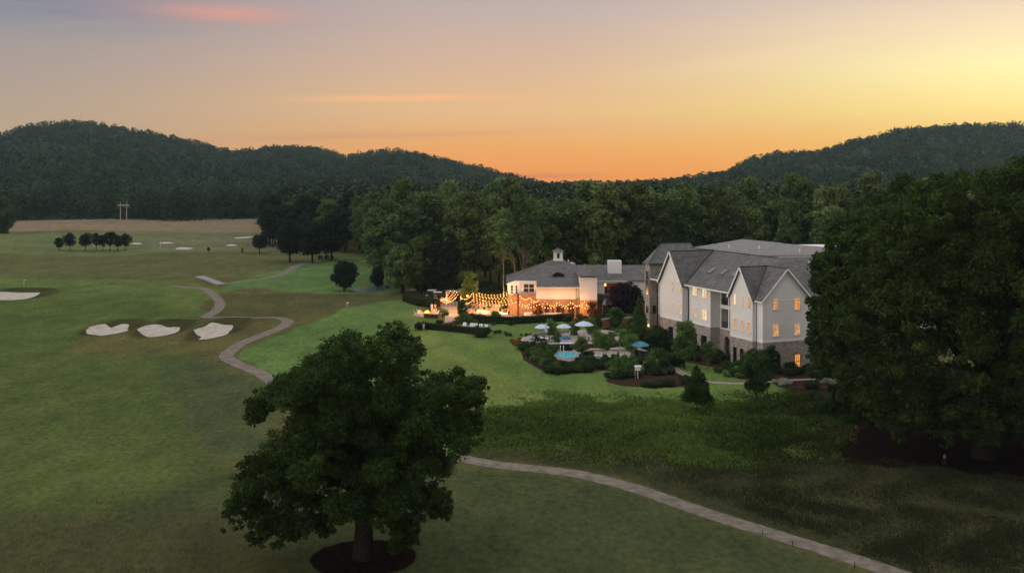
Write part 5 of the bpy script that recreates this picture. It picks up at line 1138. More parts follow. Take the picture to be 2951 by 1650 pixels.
# golf carts
def m_cart(body='white'):
    b = MB(); prof = [(-1.15,.28),(1.2,.28),(1.2,.52),(1.0,.78),(.62,.84),(.55,.38),(.1,.38),(-.05,.62),(-.15,.8),(-1.15,.82)]
    b.slab([(x,-.55,z) for x, z in prof], 1.1, (0,1,0))
    ro = MB().box(-.85,.75,-.58,.58,1.78,1.84); po = MB()
    pr = [('body', b.mesh('body', M[body])), ('canopy', ro.mesh('canopy', M[body])), ('seat', MB().add(*([(-.75,-.5,.82),(-.1,-.5,.82),(-.1,.5,.82),(-.75,.5,.82),(-.75,-.5,.95),(-.1,-.5,.95),(-.1,.5,.95),(-.75,.5,.95)],[(0,3,2,1),(4,5,6,7),(0,1,5,4),(1,2,6,5),(2,3,7,6),(3,0,4,7)])).box(-.8,-.7,-.5,.5,.95,1.3).mesh('seat', M['dark'])),
          ('windshield', MB().add([(.78,-.5,.84),(.78,.5,.84),(.62,.5,1.78),(.62,-.5,1.78)], [(0,1,2,3)]).mesh('windshield', M['glassdark']))]
    for sy in (-1, 1):
        pr.append(('roof_post', MB().tube([(.8,sy*.52,.8),(.65,sy*.52,1.8)], .02, 5).mesh('roof_post', M['dark']))); pr.append(('roof_post', MB().tube([(-.8,sy*.52,.8),(-.78,sy*.52,1.8)], .02, 5).mesh('roof_post', M['dark'])))
        for x in (-.8, .85): wv = MB().lathe([(.1,-.09),(.23,-.09),(.23,.09),(.1,.09)], 14); wv.rot(rx=PI/2, loc=(x, sy*.5, .23)); pr.append(('wheel', wv.mesh('wheel', M['dark'])))
    return pr
CW = m_cart('white'); CD = m_cart('dark')
from_parts('golf_cart', CW, 'white golf cart parked nearest the lit pavilion by the dark hedge', 'golf cart', P(1262, 868), .1, 'parked white golf carts', 1.25)
from_parts('golf_cart', CW, 'white golf cart parked behind and left of the first', 'golf cart', P(1245, 861), .3, 'parked white golf carts', 1.2)
from_parts('golf_cart', CD, 'dark golf cart parked left of the trunks beyond the lawn', 'golf cart', G(930, 746), .1, 'dark carts under the three trees', 1.5)
from_parts('golf_cart', CD, 'dark golf cart parked between two trunks beyond the lawn', 'golf cart', G(948, 745), .2, 'dark carts under the three trees', 1.5)
# a car with a glowing lamp at the edge of the woods
t = thing('parked_car', 'pale parked car with a glowing orange lamp at the edge of the woods', 'car', G(1078, 751), .05, None, 1.05)
b = MB(); prof = [(-2.1,.35),(2.1,.35),(2.15,.7),(1.9,.92),(1.0,1.0),(.5,1.42),(-1.1,1.45),(-1.7,1.0),(-2.1,.95)]; b.slab([(x,-.88,z) for x, z in prof], 1.76, (0,1,0)); b.build('body', M['grey'], t, bevel=.05)
MB().slab([(x,-.9,z) for x, z in [(.85,1.0),(.42,1.36),(-1.05,1.38),(-1.5,1.0)]], .02, (0,1,0)).build('side_window', M['glassdark'], t)
for x in (-1.3, 1.35):
    for sy in (-1, 1): wv = MB().lathe([(.18,-.1),(.33,-.1),(.33,.1),(.18,.1)], 16); wv.rot(rx=PI/2, loc=(x, sy*.85, .33)); wv.build('wheel', M['dark'], t)
for sy in (-1, 1): MB().box(-2.2,-2.1,sy*.65-.25,sy*.65+.25,.7,1.05).build('lamp', M['flame'], t)
lamp_light('car_lamp_light', (-3.0,-.6,.9), 90, .2, (1,.5,.2), t)
# ------------------------------------------------------------------ string lights
bulb_me = MB().lathe([(.02,-.10),(.07,-.06),(.095,0),(.07,.07),(.02,.10)], 8).mesh('bulb', M['bulb'], True)
def strand(p, q, n, sag, label, group, spans=1, light=0.0):
    p, q = Vector(p), Vector(q); t = thing('string_light', label, 'string lights', p, 0, group); pts = []; bl = []
    tot = n*3
    for i in range(tot+1):
        s = i/tot; u_ = (s*spans) % 1.0 if i < tot else 1.0; z = -4*sag*u_*(1-u_); pts.append((q-p)*s+Vector((0,0,z)))
    b = MB(); b.tube(pts, .018, 4); b.build('cable', M['wire'], t)
    for i in range(n): 
        w_ = pts[i*3+1]; o = link('bulb', bulb_me, t, (w_.x, w_.y, w_.z-.13))
    if light:
        for s in (.2, .5, .8):
            j = int(s*tot); lamp_light('string_light_glow', pts[j]+Vector((0,-.15,-.35)), light, .35, (1,.45,.13), t)
    return t
gs = 'strands of warm bulbs strung over the main patio'
names = ['nearest', 'second', 'third', 'fourth', 'fifth', 'farthest']
for i in range(6):
    Y = 224.5+i*4.0; x0 = K(1363-i*.5, Y); x1 = K(1563-i*2, Y) if Y < 230 else K(1500+(i%2)*3-i*4, Y)
    if i < 3: x1 = K(1492-i*3, Y)
    strand((x0, Y, 3.55), (x1, Y-.8+.4*(i%2), 3.6+.15*((i*5)%3)), 14, .95+.12*((i*2)%3), 'warm bulb strand over the main patio, %s of six from the lawn' % names[i], gs, 1, 330 if i in (0, 2, 3) else 480 if i == 5 else 0)
for i, (a, b_) in enumerate((((1326,229),(1364,227.5)), ((1326,234),(1362,240)))):
    strand((K(a[0],a[1]), a[1], 3.3), (K(b_[0],b_[1]), b_[1], 3.6), 9, .9, ['short front','short rear'][i]+' bulb strand between the pavilion and the main patio', None, 1, 160 if i == 0 else 0)
for i, (x0, Ya, x1, Yb, nn) in enumerate(((1271,228,1312,243,11),(1276,228,1319,240,10),(1268,229,1300,244,9),(1288,227,1322,236,8),(1270,227,1316,228.5,9))):
    strand((K(x0,Ya), Ya, 3.4), (K(x1,Yb), Yb, 4.0), nn, .8, 'bulb strand over the fire pit corner, '+['running back beside the pavilion','second from the left','at the far left edge','short one near the round lit tree','crossing the front'][i], 'bulb strands over the fire pit corner', 1, 200 if i in (0, 4) else 0)
strand((K(1497,226), 224.2, 3.6), (K(1722,221), 221.0, 3.75), 34, .95, 'long scalloped bulb strand along the front of the clubhouse', None, 6, 170)
strand((K(1495,222), 222.0, 3.3), (K(1724,220), 219.6, 3.3), 28, .85, 'lower long bulb strand in front of the clubhouse windows', None, 4, 150)
strand((K(1497,226), 226.2, 4.6), (K(1556,226), 226.0, 3.7), 14, .7, 'bulb garland over the lit arched doorway of the bay', None, 2, 0)
gp = 'posts carrying the string lights'
for x, Y, lb in ((1363,227.5,'thin post at the left front of the main string lights'), (1360,242.5,'thin post at the left rear of the main string lights'), (1312,243.5,'thin post behind the pavilion strands'), (1270,228,'thin post at the fire pit corner'), (1326,229,'thin post between the pavilion and the lit round tree'),
                 (1535,222.8,'post before the first clubhouse window'), (1572,222.4,'post before the second clubhouse window'), (1610,222,'post before the third clubhouse window'), (1648,221.6,'post beside the brown downspout'), (1722,220.6,'post at the right end of the string lights')):
    t = thing('light_post', lb, 'post', (K(x, Y), Y, 0), 0, gp); MB().tube([(0,0,0),(0,0,3.8)], [.06,.045], 8).build('shaft', M['dark'], t); MB().lathe([(.07,3.78),(.08,3.84),(.02,3.95)], 8).build('finial', M['dark'], t)
t = thing('lamp_post', 'post with one bright orange globe below the round lit tree', 'lamp', (K(1347,236), 236, 0)); MB().tube([(0,0,0),(0,0,3.0)], .05, 8).build('shaft', M['dark'], t); MB().lathe([(.05,3.0),(.2,3.12),(.22,3.3),(.1,3.46)], 10).build('globe', M['bulb'], t, smooth=True); lamp_light('lamp_post_light', (0,-.35,3.3), 260, .2, (1,.45,.14), t)
for x, y, lb in ((1856,976,'left one of two small glowing lanterns beside the stone tower'), (1869,981,'right one of two small glowing lanterns beside the stone tower')):
    t = thing('garden_lantern', lb, 'lantern', P(x, y), 0, 'lanterns by the stone tower'); MB().tube([(0,0,0),(0,0,2.6)], .045, 8).build('shaft', M['dark'], t); MB().lathe([(.06,2.6),(.15,2.68),(.13,2.9),(.03,3.02)], 8).build('globe', M['bulb'], t, smooth=True); lamp_light('lantern_light', (0,-.3,2.8), 18, .15, parent=t)
# pavilion by the fire pit
t = thing('pavilion', 'small open pavilion with pale flat roof behind the golf carts', 'pavilion', (K(1308,246), 246, 0)); MB().box(-1.9,1.9,-1.6,1.6,3.1,3.3).build('roof', M['grey'], t, bevel=.03)
for sx in (-1, 1):
    for sy in (-1, 1): MB().box(sx*1.7-.09, sx*1.7+.09, sy*1.4-.09, sy*1.4+.09, 0, 3.1).build('post', M['trim'], t)
# pale awning under the balcony
t = thing('awning', 'pale sloping awning under the dark balcony parapet at the right of the clubhouse', 'awning', (K(1770,225), 225, 0))
MB().slab([(-2.6,0,2.6),(2.9,0,2.2),(2.4,3.6,3.6),(-1.6,3.6,4.0)], .06).build('canvas', M['canvasgrey'], t)
for x in (-2.5, 2.8): MB().tube([(x,.05,0),(x,.05,2.4)], .05, 6).build('post', M['trim'], t)
# ------------------------------------------------------------------ small standing things
def h_pylon():
    t = thing('power_pylon', 'pale wooden power pylon of two tall poles and a crossbeam before the dark woods', 'pylon', (0,0,0)); p = G(356, 641); t.location = p; s = p.y/F
    for x in (-9, 9): MB().tube([(x*s,0,-.5),(x*s,0,60*s)], [.30,.2], 8).build('pole', M['pole'], t)
    MB().box(-17*s, 17*s, -.18, .18, 50*s-.3, 50*s+.3).build('crossbeam', M['pole'], t)
    for x in (-16, 0, 16): MB().lathe([(.08,0),(.16,-.3),(.1,-.6),(.18,-.9),(.12,-1.6)], 6, (x*s, 0, 50*s-.3)).build('insulator', M['grey'], t)
    return t
h_pylon()
t = thing('power_line', 'three thin power wires crossing in front of the far woods', 'wires', (0,0,0)); p = G(356, 641); s = p.y/F
t.location = (p.x, p.y, 0)
for x in (-16, 0, 16):
    MB().tube([Vector((x*s,0,50*s-2.2))+Vector((d*1.0, d*.12*abs(d)/60, (d*d)/60**2*1.2-abs(d)*.02)) for d in (-230,-170,-110,-60,-20,0,20,60,110,170,230)], .035, 4).build('wire', M['wire'], t)
t = thing('flagstick', 'thin golf flagstick with a small yellow flag on the far green', 'flagstick', G(463, 714)); MB().tube([(0,0,0),(0,0,2.4)], .035, 6).build('stick', M['trim'], t); MB().slab([(0,-.01,2.4),(.75,-.01,2.25),(0,-.01,2.0)], .02, (0,1,0)).build('flag', mat('flag_yellow', (.5,.42,.12), .8), t)
t = thing('flagstick', 'pale flag on the left green above the cut off bunker', 'flagstick', G(69, 822)); MB().tube([(0,0,0),(0,0,1.6)], .03, 6).build('stick', M['trim'], t); MB().slab([(0,-.01,1.6),(.6,-.01,1.5),(0,-.01,1.3)], .02, (0,1,0)).build('flag', M['trim'], t)
for x, y, lb in ((2197,1541,'dark wooden stake leftmost of three along the near path'), (2284,1573,'dark wooden stake in the middle of three along the near path'), (2463,1635,'dark wooden stake rightmost of three along the near path')):
    t = thing('path_stake', lb, 'stake', P(x, y), 0, 'stakes along the near path'); MB().tube([(0,0,-.1),(0,0,.5)], .035, 6).build('shaft', M['dark'], t); MB().lathe([(.036,.5),(.05,.51),(.01,.56)], 6).build('tip', M['grey'], t)
t = thing('signboard', 'pale notice box on a post standing in the red mulch bed', 'sign', P(1838, 1091)); MB().box(-.05,.05,-.05,.05,0,1.7).build('post', M['chairwhite'], t); MB().box(-.42,.42,-.12,.12,1.25,1.85).build('panel', M['chairwhite'], t, bevel=.02); MB().slab([(-.5,-.2,1.85),(.5,-.2,1.85),(.5,0,2.02),(-.5,0,2.02)], .03).slab([(-.5,0,2.02),(.5,0,2.02),(.5,.2,1.85),(-.5,.2,1.85)], .03).build('roof', M['trim'], t)
MB().tube([(-.40,.05,0),(-.40,.05,1.25)], .03, 6).build('post', M['chairwhite'], t)
t = thing('post_lantern', 'small dark lantern on the red mulch under the huge right tree', 'lantern', P(2722, 1338)); MB().lathe([(.2,0),(.24,.1),(.22,.55),(.12,.7)], 12).build('housing', M['black'], t); MB().lathe([(.10,.7),(.14,.74),(.12,.95),(.03,1.08)], 10).build('cap', M['grey'], t)
t = thing('marker_post', 'short pale post in the rough grass right of the lone round tree', 'post', G(1001, 885)); MB().box(-.22,.22,-.12,.12,0,1.0).build('shaft', M['grey'], t, bevel=.03); MB().box(-.28,.28,-.18,.18,1.0,1.12).build('cap', M['trim'], t)
# ------------------------------------------------------------------ people
skin = mat('skin', (.42,.26,.19), .6, .08, 5); hair = mat('hair', (.045,.028,.018), .7, .2, 8)
def skinned(name, chains, mt, parent, root=0, sub=1):
    vs = []; es = []; rs = []; ix = {}
    def vid(p, r):
        k_ = tuple(round(c_, 4) for c_ in p)
        if k_ not in ix: ix[k_] = len(vs); vs.append(p); rs.append(r)
        return ix[k_]
    for ch_ in chains:
        pr = None
        for p, r in ch_:
            i = vid(p, r)
            if pr is not None and pr != i: es.append((pr, i))
            pr = i
    me = bpy.data.meshes.new(name); me.from_pydata(vs, es, []); me.materials.append(mt)
    o = link(name, me, parent); sk_ = o.modifiers.new('skin', 'SKIN'); sk_.use_smooth_shade = True
    for i, r in enumerate(rs): me.skin_vertices[0].data[i].radius = (r, r)
    me.skin_vertices[0].data[root].use_root = True
    sb_ = o.modifiers.new('sub', 'SUBSURF'); sb_.levels = sub; sb_.render_levels = sub
    return o
def person(label, loc, rz, shirt, trousers, pose='stand', group=None, hm=1.74):
    t = thing('person', label, 'person', loc, rz, group, hm/1.74)
    pel = (0,0,.95)
    if pose == 'sit': pel = (0,.05,.50)
    z = pel[2]; tors = [(pel,.13), ((0,.0,z+.18),.12), ((0,-.01,z+.36),.14), ((0,0,z+.50),.075), ((0,0,z+.56),.052), ((0,-.01,z+.64),.075), ((0,-.01,z+.73),.095), ((0,0,z+.80),.06)]
    ch_ = [tors]; legs = []; arms = []
    for s in (-1, 1):
        if pose == 'sit': lg = [(pel,.13), ((s*.10,-.02,z),.095), ((s*.12,-.45,z+.02),.065), ((s*.12,-.47,.10),.042), ((s*.12,-.60,.04),.035)]
        else: lg = [(pel,.13), ((s*.10,0,z-.05),.095), ((s*.11,-.02-.03*s,.50),.065), ((s*.11,.03*s,.09),.042), ((s*.12,-.14+.03*s,.035),.035)]
        legs.append(lg)
        sh = (s*.19,0,z+.46)
        if pose == 'raise': hd = (s*.16,-.12,z+1.0); elb = (s*.30,-.05,z+.74)
        elif pose == 'sit': hd = (s*.17,-.36,z+.22); elb = (s*.25,-.06,z+.22)
        else: hd = (s*.22,-.20 if s > 0 else -.04,z+(.10 if s > 0 else -.04)); elb = (s*.26,.02,z+.20)
        ar = [((0,-.01,z+.36),.14), (sh,.062), (elb,.045), (hd,.030)]; d_ = (Vector(hd)-Vector(elb)).normalized(); palm = Vector(hd)+d_*.07
        ar.append((tuple(palm),.034)); arms.append(ar); side = d_.cross(Vector((0,1,0))).normalized()
        for k_, off in enumerate((-.032,-.011,.011,.030)):
            ln = (.070,.082,.078,.060)[k_]; a = palm+side*off; ch_.append([(tuple(palm),.034), (tuple(a+d_*.035),.009), (tuple(a+d_*(.035+ln*.6)+Vector((0,-.01,0))),.009), (tuple(a+d_*(.03+ln)+Vector((0,-.025,-.005))),.008)])
        ch_.append([(tuple(palm),.034), (tuple(palm-side*.045*s+Vector((0,-.02,0))),.010), (tuple(palm-side*.055*s+d_*.035+Vector((0,-.03,0))),.009)])
    skinned('body', ch_+legs+arms, skin, t)
    up = lambda ch0, k_, n_: [(p, r+k_) for p, r in ch0[:n_]]
    skinned('shirt', [up(tors, .022, 4)]+[up(a, .02, 3) for a in arms], shirt, t)
    skinned('trousers', [up(l_, .022, 4 if pose != 'raise' else 3) for l_ in legs], trousers, t)
    MB().lathe([(.075,-.06),(.105,0),(.108,.07),(.085,.13),(.02,.165)], 12, (0,.025,z+.71)).build('hair', hair, t, smooth=True)
    f = MB(); f.tube([(0,-.085,z+.73),(0,-.118,z+.705)], [.012,.018], 6)
    for s in (-1, 1): f.lathe([(.006,-.012),(.016,0),(.006,.012)], 6, (s*.036,-.094,z+.745)); f.tube([(s*.098,.0,z+.70),(s*.108,.005,z+.75)], .014, 5)
    f.tube([(-.025,-.098,z+.665),(.025,-.098,z+.665)], .007, 5); f.build('face_features', skin, t, smooth=True)
    return t
wh = mat('white_fabric', (.68,.67,.64), .85, .08, 6); be = mat('beige_fabric', (.45,.36,.27), .85, .1, 6); nv = mat('navy_fabric', (.03,.04,.07), .85, .1, 6); gy = mat('grey_fabric', (.25,.25,.26), .85, .1, 6)
person('person in a white shirt and pale trousers standing behind the fire pit', P(1244.5, 898), 2.6, wh, wh, hm=1.95)
person('person in beige standing right of the one in white behind the fire pit', P(1254, 896), 3.6, be, be, hm=1.75)
person('person in white sitting in the chair right of the flames', P(1251, 903), -1.4, wh, gy, 'sit', hm=1.7)
person('person in a white shirt with both arms raised at the left end of the hedge', P(1221, 954), .6, wh, be, 'raise', hm=1.45)
person('person in dark trousers sitting left of the flames', P(1209, 906), 2.4, wh, nv, 'sit', hm=1.7)
# ------------------------------------------------------------------ planting
def core(b, r=(1,1,1), c=(0,0,0), k=8):
    prof = [(.05,-1),(.55,-.75),(.85,-.2),(.8,.35),(.45,.8),(.05,.98)]
    n0 = len(b.v); b.lathe([(p*1.0, z) for p, z in prof], k); b.v[n0:] = [(c[0]+x*r[0], c[1]+y*r[1], c[2]+z*r[2]) for x, y, z in b.v[n0:]]
    return b
def foliage_mesh(name, clumps, n, size, mt, seed, cores=None, **kw):
    rng_ = np.random.default_rng(seed); v, t = clump_leaves(clumps, n, size, rng_, **kw); q = np.arange(len(v)).reshape(-1, 4)
    if cores:
        b = MB()
        for c_ in cores: core(b, (c_[3]*.78,)*2+(c_[3]*.7,), c_[:3])
        fv = [f for f in b.f if len(f) == 4]; n0 = len(v); v = np.concatenate([v, np.array(b.v)]); q = np.concatenate([q, np.array(fv)+n0]); t = np.concatenate([t, np.full(len(b.v), .12)])
    return np_mesh(name, v, q, mt, tint=t)
def shrub_set(mt, seeds, n=1500, size=.085, hsc=.8, spread=.5, k=9):
    out = []
    for s in seeds:
        r = random.Random(s); cl = [(r.uniform(-spread,spread), r.uniform(-spread,spread), .38*hsc+r.uniform(0,.5)*hsc, r.uniform(.32,.52)) for _ in range(k)]
        b = MB()
        for c_ in cl[:5]: limb(b, (0,0,-.05), (c_[0],c_[1],c_[2]), .03, .01, r, 0, 4, 3)
        out.append((foliage_mesh('foliage', cl, n, size, M[mt], s, cl, shoots=.3), b.mesh('stems', M['bark'])))
    return out
SH = shrub_set('leaf_shrub', (301,302,303,304,305)); SD = shrub_set('leaf_hedge', (311,312,313)); SR = shrub_set('leaf_rust', (321,322), size=.07, hsc=.6); SW = shrub_set('leaf_white', (331,332), size=.06, hsc=.6, n=1800)
SY_ = shrub_set('leaf_young', (341,342,343))
SC = []
for s in (351, 352):
    r = random.Random(s); cl = [(r.uniform(-.3,.3)*(1-z), r.uniform(-.3,.3)*(1-z), .3+z*2.1, .52*(1.1-z)) for z in np.linspace(0, .92, 9)]
    b = MB().tube([(0,0,0),(0,0,2.2)], .05, 6); SC.append((foliage_mesh('foliage', cl, 2600, .085, M['leaf_young'], s, cl), b.mesh('stems', M['bark'])))
def shrub(pair, label, p, sx, sz=None, rz=0, group=None, name='shrub'):
    t = thing(name, label, 'shrub', p, rz, group, (sx, sx, sz or sx)); link('foliage', pair[0], t); link('stems', pair[1], t); return t
rb = random.Random(12)
def bed(poly, n, sets, label, group, r0, r1, dmin, z=0.0, name='shrub', zf=(.8, 1.2)):
    pl_ = [tuple(P(x, y, z).xy) for x, y in poly]; xs = [p[0] for p in pl_]; ys = [p[1] for p in pl_]; got = []
    pa = np.array(pl_)
    for _ in range(n*60):
        if len(got) >= n: break
        x = rb.uniform(min(xs), max(xs)); y = rb.uniform(min(ys), max(ys)); ins = False; m_ = len(pl_)
        for i in range(m_):
            x1_, y1_ = pl_[i]; x2_, y2_ = pl_[(i+1) % m_]
            if (y1_ > y) != (y2_ > y) and x < (x2_-x1_)*(y-y1_)/(y2_-y1_)+x1_: ins = not ins
        if not ins or any((a-x)**2+(c_-y)**2 < dmin*dmin for a, c_ in got): continue
        sxp, syp = CX+F*x/y, HY+F*H/y
        if 1592 < sxp < 1672 and 1006 < syp < 1062: continue
        got.append((x, y)); s = rb.uniform(r0, r1)
        shrub(rb.choice(sets), label, (x, y, z), s, s*rb.uniform(*zf), rb.uniform(0, 6.28), group, name)
bed([(1500,1000),(1540,990),(1600,990),(1600,1012),(1590,1030),(1600,1045),(1700,1042),(1700,1060),(1600,1066),(1560,1055),(1520,1030),(1500,1012)], 34, SH, 'rounded green shrub in the bed left of and below the pool', 'shrubs round the left of the pool', .95, 1.5, 1.15)
bed([(1570,1062),(1620,1054),(1770,1046),(1775,1064),(1700,1072),(1620,1078),(1578,1078)], 24, SD+SH[:1], 'dark clipped shrub in the long row in front of the pool', 'dark shrub row in front of the pool', 1.0, 1.45, 1.05)
bed([(1670,1028),(1760,1034),(1880,1036),(1900,1050),(1800,1050),(1680,1042)], 11, SH+SD, 'green shrub between the pool deck and the mulch beds', 'shrubs below the pool deck', .7, 1.1, 1.2)
bed([(1745,1088),(1790,1074),(1850,1068),(1940,1072),(1930,1084),(1860,1082),(1800,1092),(1760,1100)], 14, SD+SH[1:3], 'dark green shrub at the back of the red mulch bed', 'shrubs at the back of the red mulch bed', .8, 1.25, 1.15)
bed([(1850,1110),(1935,1106),(1935,1116),(1850,1118)], 6, SD, 'low dark shrub in the front clump of the red mulch bed', 'low dark shrubs at the front of the red mulch bed', .8, 1.05, .9, zf=(.75,.95))
bed([(1950,1098),(1985,1094),(1990,1110),(1955,1112)], 3, SD, 'dark shrub at the right end of the red mulch bed', 'shrubs at the right end of the red mulch bed', .8, 1.0, .8)
bed([(1810,965),(1900,958),(1960,975),(1970,1010),(1960,1040),(1900,1040),(1880,1010),(1810,1000)], 18, SD+SH, 'dark leafy shrub between the stone tower and the teal umbrella', 'shrubs below the stone tower', 1.0, 1.7, 1.5)
bed([(1960,1000),(2040,1010),(2110,1040),(2160,1060),(2150,1078),(2080,1060),(2040,1050),(1960,1046)], 16, SD+SH, 'leafy shrub against the stone base of the gabled building', 'shrubs against the stone base', .8, 1.35, 1.4)
bed([(2070,1068),(2150,1070),(2170,1092),(2110,1090),(2080,1080)], 10, SY_+SH, 'bright green shrub in the bed beside the garden path', 'bright shrubs beside the garden path', .7, 1.1, 1.0)
bed([(2200,1068),(2330,1066),(2420,1078),(2420,1092),(2300,1088),(2200,1086)], 10, SD, 'dark low shrub along the front wall of the right gable', 'dark shrubs along the front wall', .8, 1.2, 1.3)
bed([(1690,935),(1740,915),(1800,895),(1850,930),(1830,960),(1740,968),(1700,952)], 18, SD+SH, 'bushy shrub on the slope between the patio and the stone tower', 'bushes on the slope below the clubhouse', 1.1, 2.0, 1.8)
bed([(1700,955),(1790,958),(1850,972),(1800,985),(1720,975)], 9, SH+SY_, 'leafy bush behind the raised terrace', 'bushes behind the raised terrace', 1.0, 1.6, 1.5, .2)
bed([(1330,880+36),(1370,928),(1440,933),(1500,932),(1480,938),(1380,936),(1330,930)], 12, SH+SD, 'low mixed shrub along the foot of the curved patio hedge', 'low shrubs at the foot of the curved hedge', .6, 1.0, 1.3)
bed([(1318,905),(1345,903),(1360,925),(1335,938),(1318,925)], 8, SH+SR[:1], 'lit shrub right of the glowing patio path', 'lit shrubs beside the patio path', .8, 1.2, 1.3)
bed([(1268,900),(1290,903),(1284,922),(1268,922)], 4, SH, 'lit shrub left of the glowing patio path', 'lit shrubs left of the patio path', .7, 1.0, 1.0)
bed([(1255,938),(1320,936),(1330,944),(1270,946)], 7, SD+SR[:1], 'low dark shrub behind the small lounger terrace', 'low shrubs behind the small terrace', .7, 1.0, 1.4)
bed([(1600,922),(1690,918),(1700,935),(1620,938)], 8, SR+SD, 'reddish shrub at the right end of the patio hedge', 'reddish shrubs at the patio corner', .9, 1.3, 1.4)
bed([(1476,985),(1500,980),(1512,992),(1500,998),(1480,994)], 7, SR, 'orange brown flowering shrub in the clump beside the round paved corner', 'orange brown flower clump', .6, .8, .6)
bed([(1400,955),(1480,963),(1560,970),(1500,974),(1430,963)], 9, SH, 'small green plant in the row edging the oval lawn', 'small plants edging the oval lawn', .45, .7, .9)
bed([(2236,1104),(2290,1104),(2290,1112),(2240,1112)], 6, SW, 'white flowering shrub in the clump beside the garden path', 'white flowering clump beside the path', .7, .85, .6)
bed([(2372,1098),(2405,1098),(2405,1108),(2374,1108)], 4, SW, 'white flowering shrub under the edge of the big right tree', 'white flowering clump under the right tree', .6, .8, .7)
bed([(2330,1115),(2420,1120),(2480,1180),(2470,1225),(2380,1210),(2330,1150)], 12, SD, 'dark undergrowth bush below the tall leafy tree at the right', 'dark undergrowth below the right trees', 1.0, 1.8, 1.6)
bed([(1180,862),(1240,868),(1262,880),(1240,888),(1190,880)], 8, SD, 'dark bush left of the parked golf carts', 'dark bushes left of the golf carts', 1.2, 1.7, 1.7)
bed([(1790,880),(1850,876),(1860,900),(1800,905)], 6, SD, 'dark bush under the plum tree by the tower', 'dark bushes under the plum tree', 1.4, 2.0, 2)
bed([(1350,874),(1490,876),(1490,860),(1350,852)], 20, SH+SR[:1], 'bush lit orange behind the string lights', 'lit bushes behind the main patio', 1.6, 2.4, 1.8)
bed([(1272,866),(1330,868),(1330,858),(1272,856)], 8, SD+SR[:1], 'bush lit orange behind the fire pit corner', 'lit bushes behind the fire pit corner', 1.3, 1.9, 1.8)
# undergrowth in the woods edge
bed([(1200,842),(1500,846),(1500,835),(1200,832)], 12, SD, 'dark undergrowth bush at the foot of the woods left of the clubhouse', 'undergrowth at the foot of the woods', 1.6, 2.6, 2.6)
for x, y, s, lb in ((1781,1071,1.35,'leftmost pale green upright shrub behind the mulch bed'), (1823,1063,1.3,'middle pale green upright shrub behind the mulch bed'), (1878,1066,1.45,'rightmost pale green upright shrub behind the mulch bed'), (1800,1062,1.0,'small upright shrub between the two left pale ones')):
    shrub(SC[0 if s > 1.32 else 1], lb, P(x, y), s*1.1, s*1.0, x, 'upright pale green shrubs', 'upright_shrub')
shrub(SD[0], 'big dark clipped dome shrub before the stone base', P(1945,1052), 2.0, 1.9, 0, None, 'dome_shrub')
shrub(SD[1], 'medium dark clipped dome shrub right of the upright shrubs', P(1912,1056), 1.3, 1.3, 0, None, 'dome_shrub')
def hedge(label, pts, h, wd, mt='leaf_hedge', dens=95, seed=5, cat='hedge', z=0.0, size=.085):
    c_ = smooth_pts([P(x, y, z).xy for x, y in pts], 5); o = c_[0]; rng_ = np.random.default_rng(seed); t = thing('hedge', label, cat, (o.x, o.y, z)); V_ = []; T_ = []; b = MB()
    for a, d_ in zip(c_[:-1], c_[1:]):
        L_ = (d_-a).length; n_ = int(L_*(h*2+wd)*dens); tdir = (d_-a)/L_; nr = Vector((-tdir.y, tdir.x)); s = rng_.uniform(0, 1, n_)*L_
        face = rng_.random(n_)*(2*h+wd); q = np.where(face < h, -wd/2, np.where(face < 2*h, wd/2, face-2*h-wd/2)); zz_ = np.where(face < h, face, np.where(face < 2*h, face-h, h))
        nx = np.where(face < h, -1, np.where(face < 2*h, 1, 0)); ph = (a-o).x*1.3; lump = .07*np.sin(s*2.3+ph)+.06*np.sin(s*5.1+ph*2)
        cen = np.stack([(a-o).x+tdir.x*s+nr.x*(q+nx*lump), (a-o).y+tdir.y*s+nr.y*(q+nx*lump), zz_+lump*(nx == 0)], -1)+rng_.normal(size=(n_, 3))*.035
        nm = np.stack([nr.x*nx, nr.y*nx, (nx == 0)*1.0], -1)+rng_.normal(size=(n_, 3))*.45; nm /= np.linalg.norm(nm, axis=1)[:, None]
        v_, t2 = leafquads(cen, nm, size, rng_, np.clip(.4+rng_.normal(size=n_)*.2, 0, 1)); V_.append(v_); T_.append(t2)
        m1, m2 = (a-o)-nr*(wd/2-.06), (d_-o)-nr*(wd/2-.06); m3, m4 = (d_-o)+nr*(wd/2-.06), (a-o)+nr*(wd/2-.06); b.prism([(m1.x,m1.y),(m2.x,m2.y),(m3.x,m3.y),(m4.x,m4.y)], 0, h-.06)
    v = np.concatenate(V_); tt = np.concatenate(T_); link('foliage', np_mesh('foliage', v, np.arange(len(v)).reshape(-1, 4), M[mt], tint=tt), t); b.build('branches', M['bark'], t)
    return t
hedge('long straight clipped hedge between two round shrubs on the lawn', [(1222,947),(1270,951),(1330,957),(1385,964)], 1.15, 1.3, seed=6)
shrub(SD[2], 'round clipped shrub at the left end of the long hedge', P(1215,950), 1.75, 1.55, 0, 'round shrubs at the hedge ends', 'dome_shrub'); shrub(SD[1], 'round clipped shrub at the right end of the long hedge', P(1388,970), 2.05, 1.95, 1, 'round shrubs at the hedge ends', 'dome_shrub')
hedge('dark curved hedge edging the lit patio above the oval lawn', [(1352,922),(1400,929),(1470,932),(1540,929),(1600,925),(1650,922)], 1.35, 1.6, seed=7)
hedge('low reddish hedge in front of the fire pit', [(1224,914.5),(1245,916),(1264,916)], .75, .8, 'leaf_rust', seed=8)
hedge('dark hedge curving left of the golf carts', [(1172,866),(1200,876),(1235,882),(1262,885)], 1.7, 2.2, seed=9, dens=60)
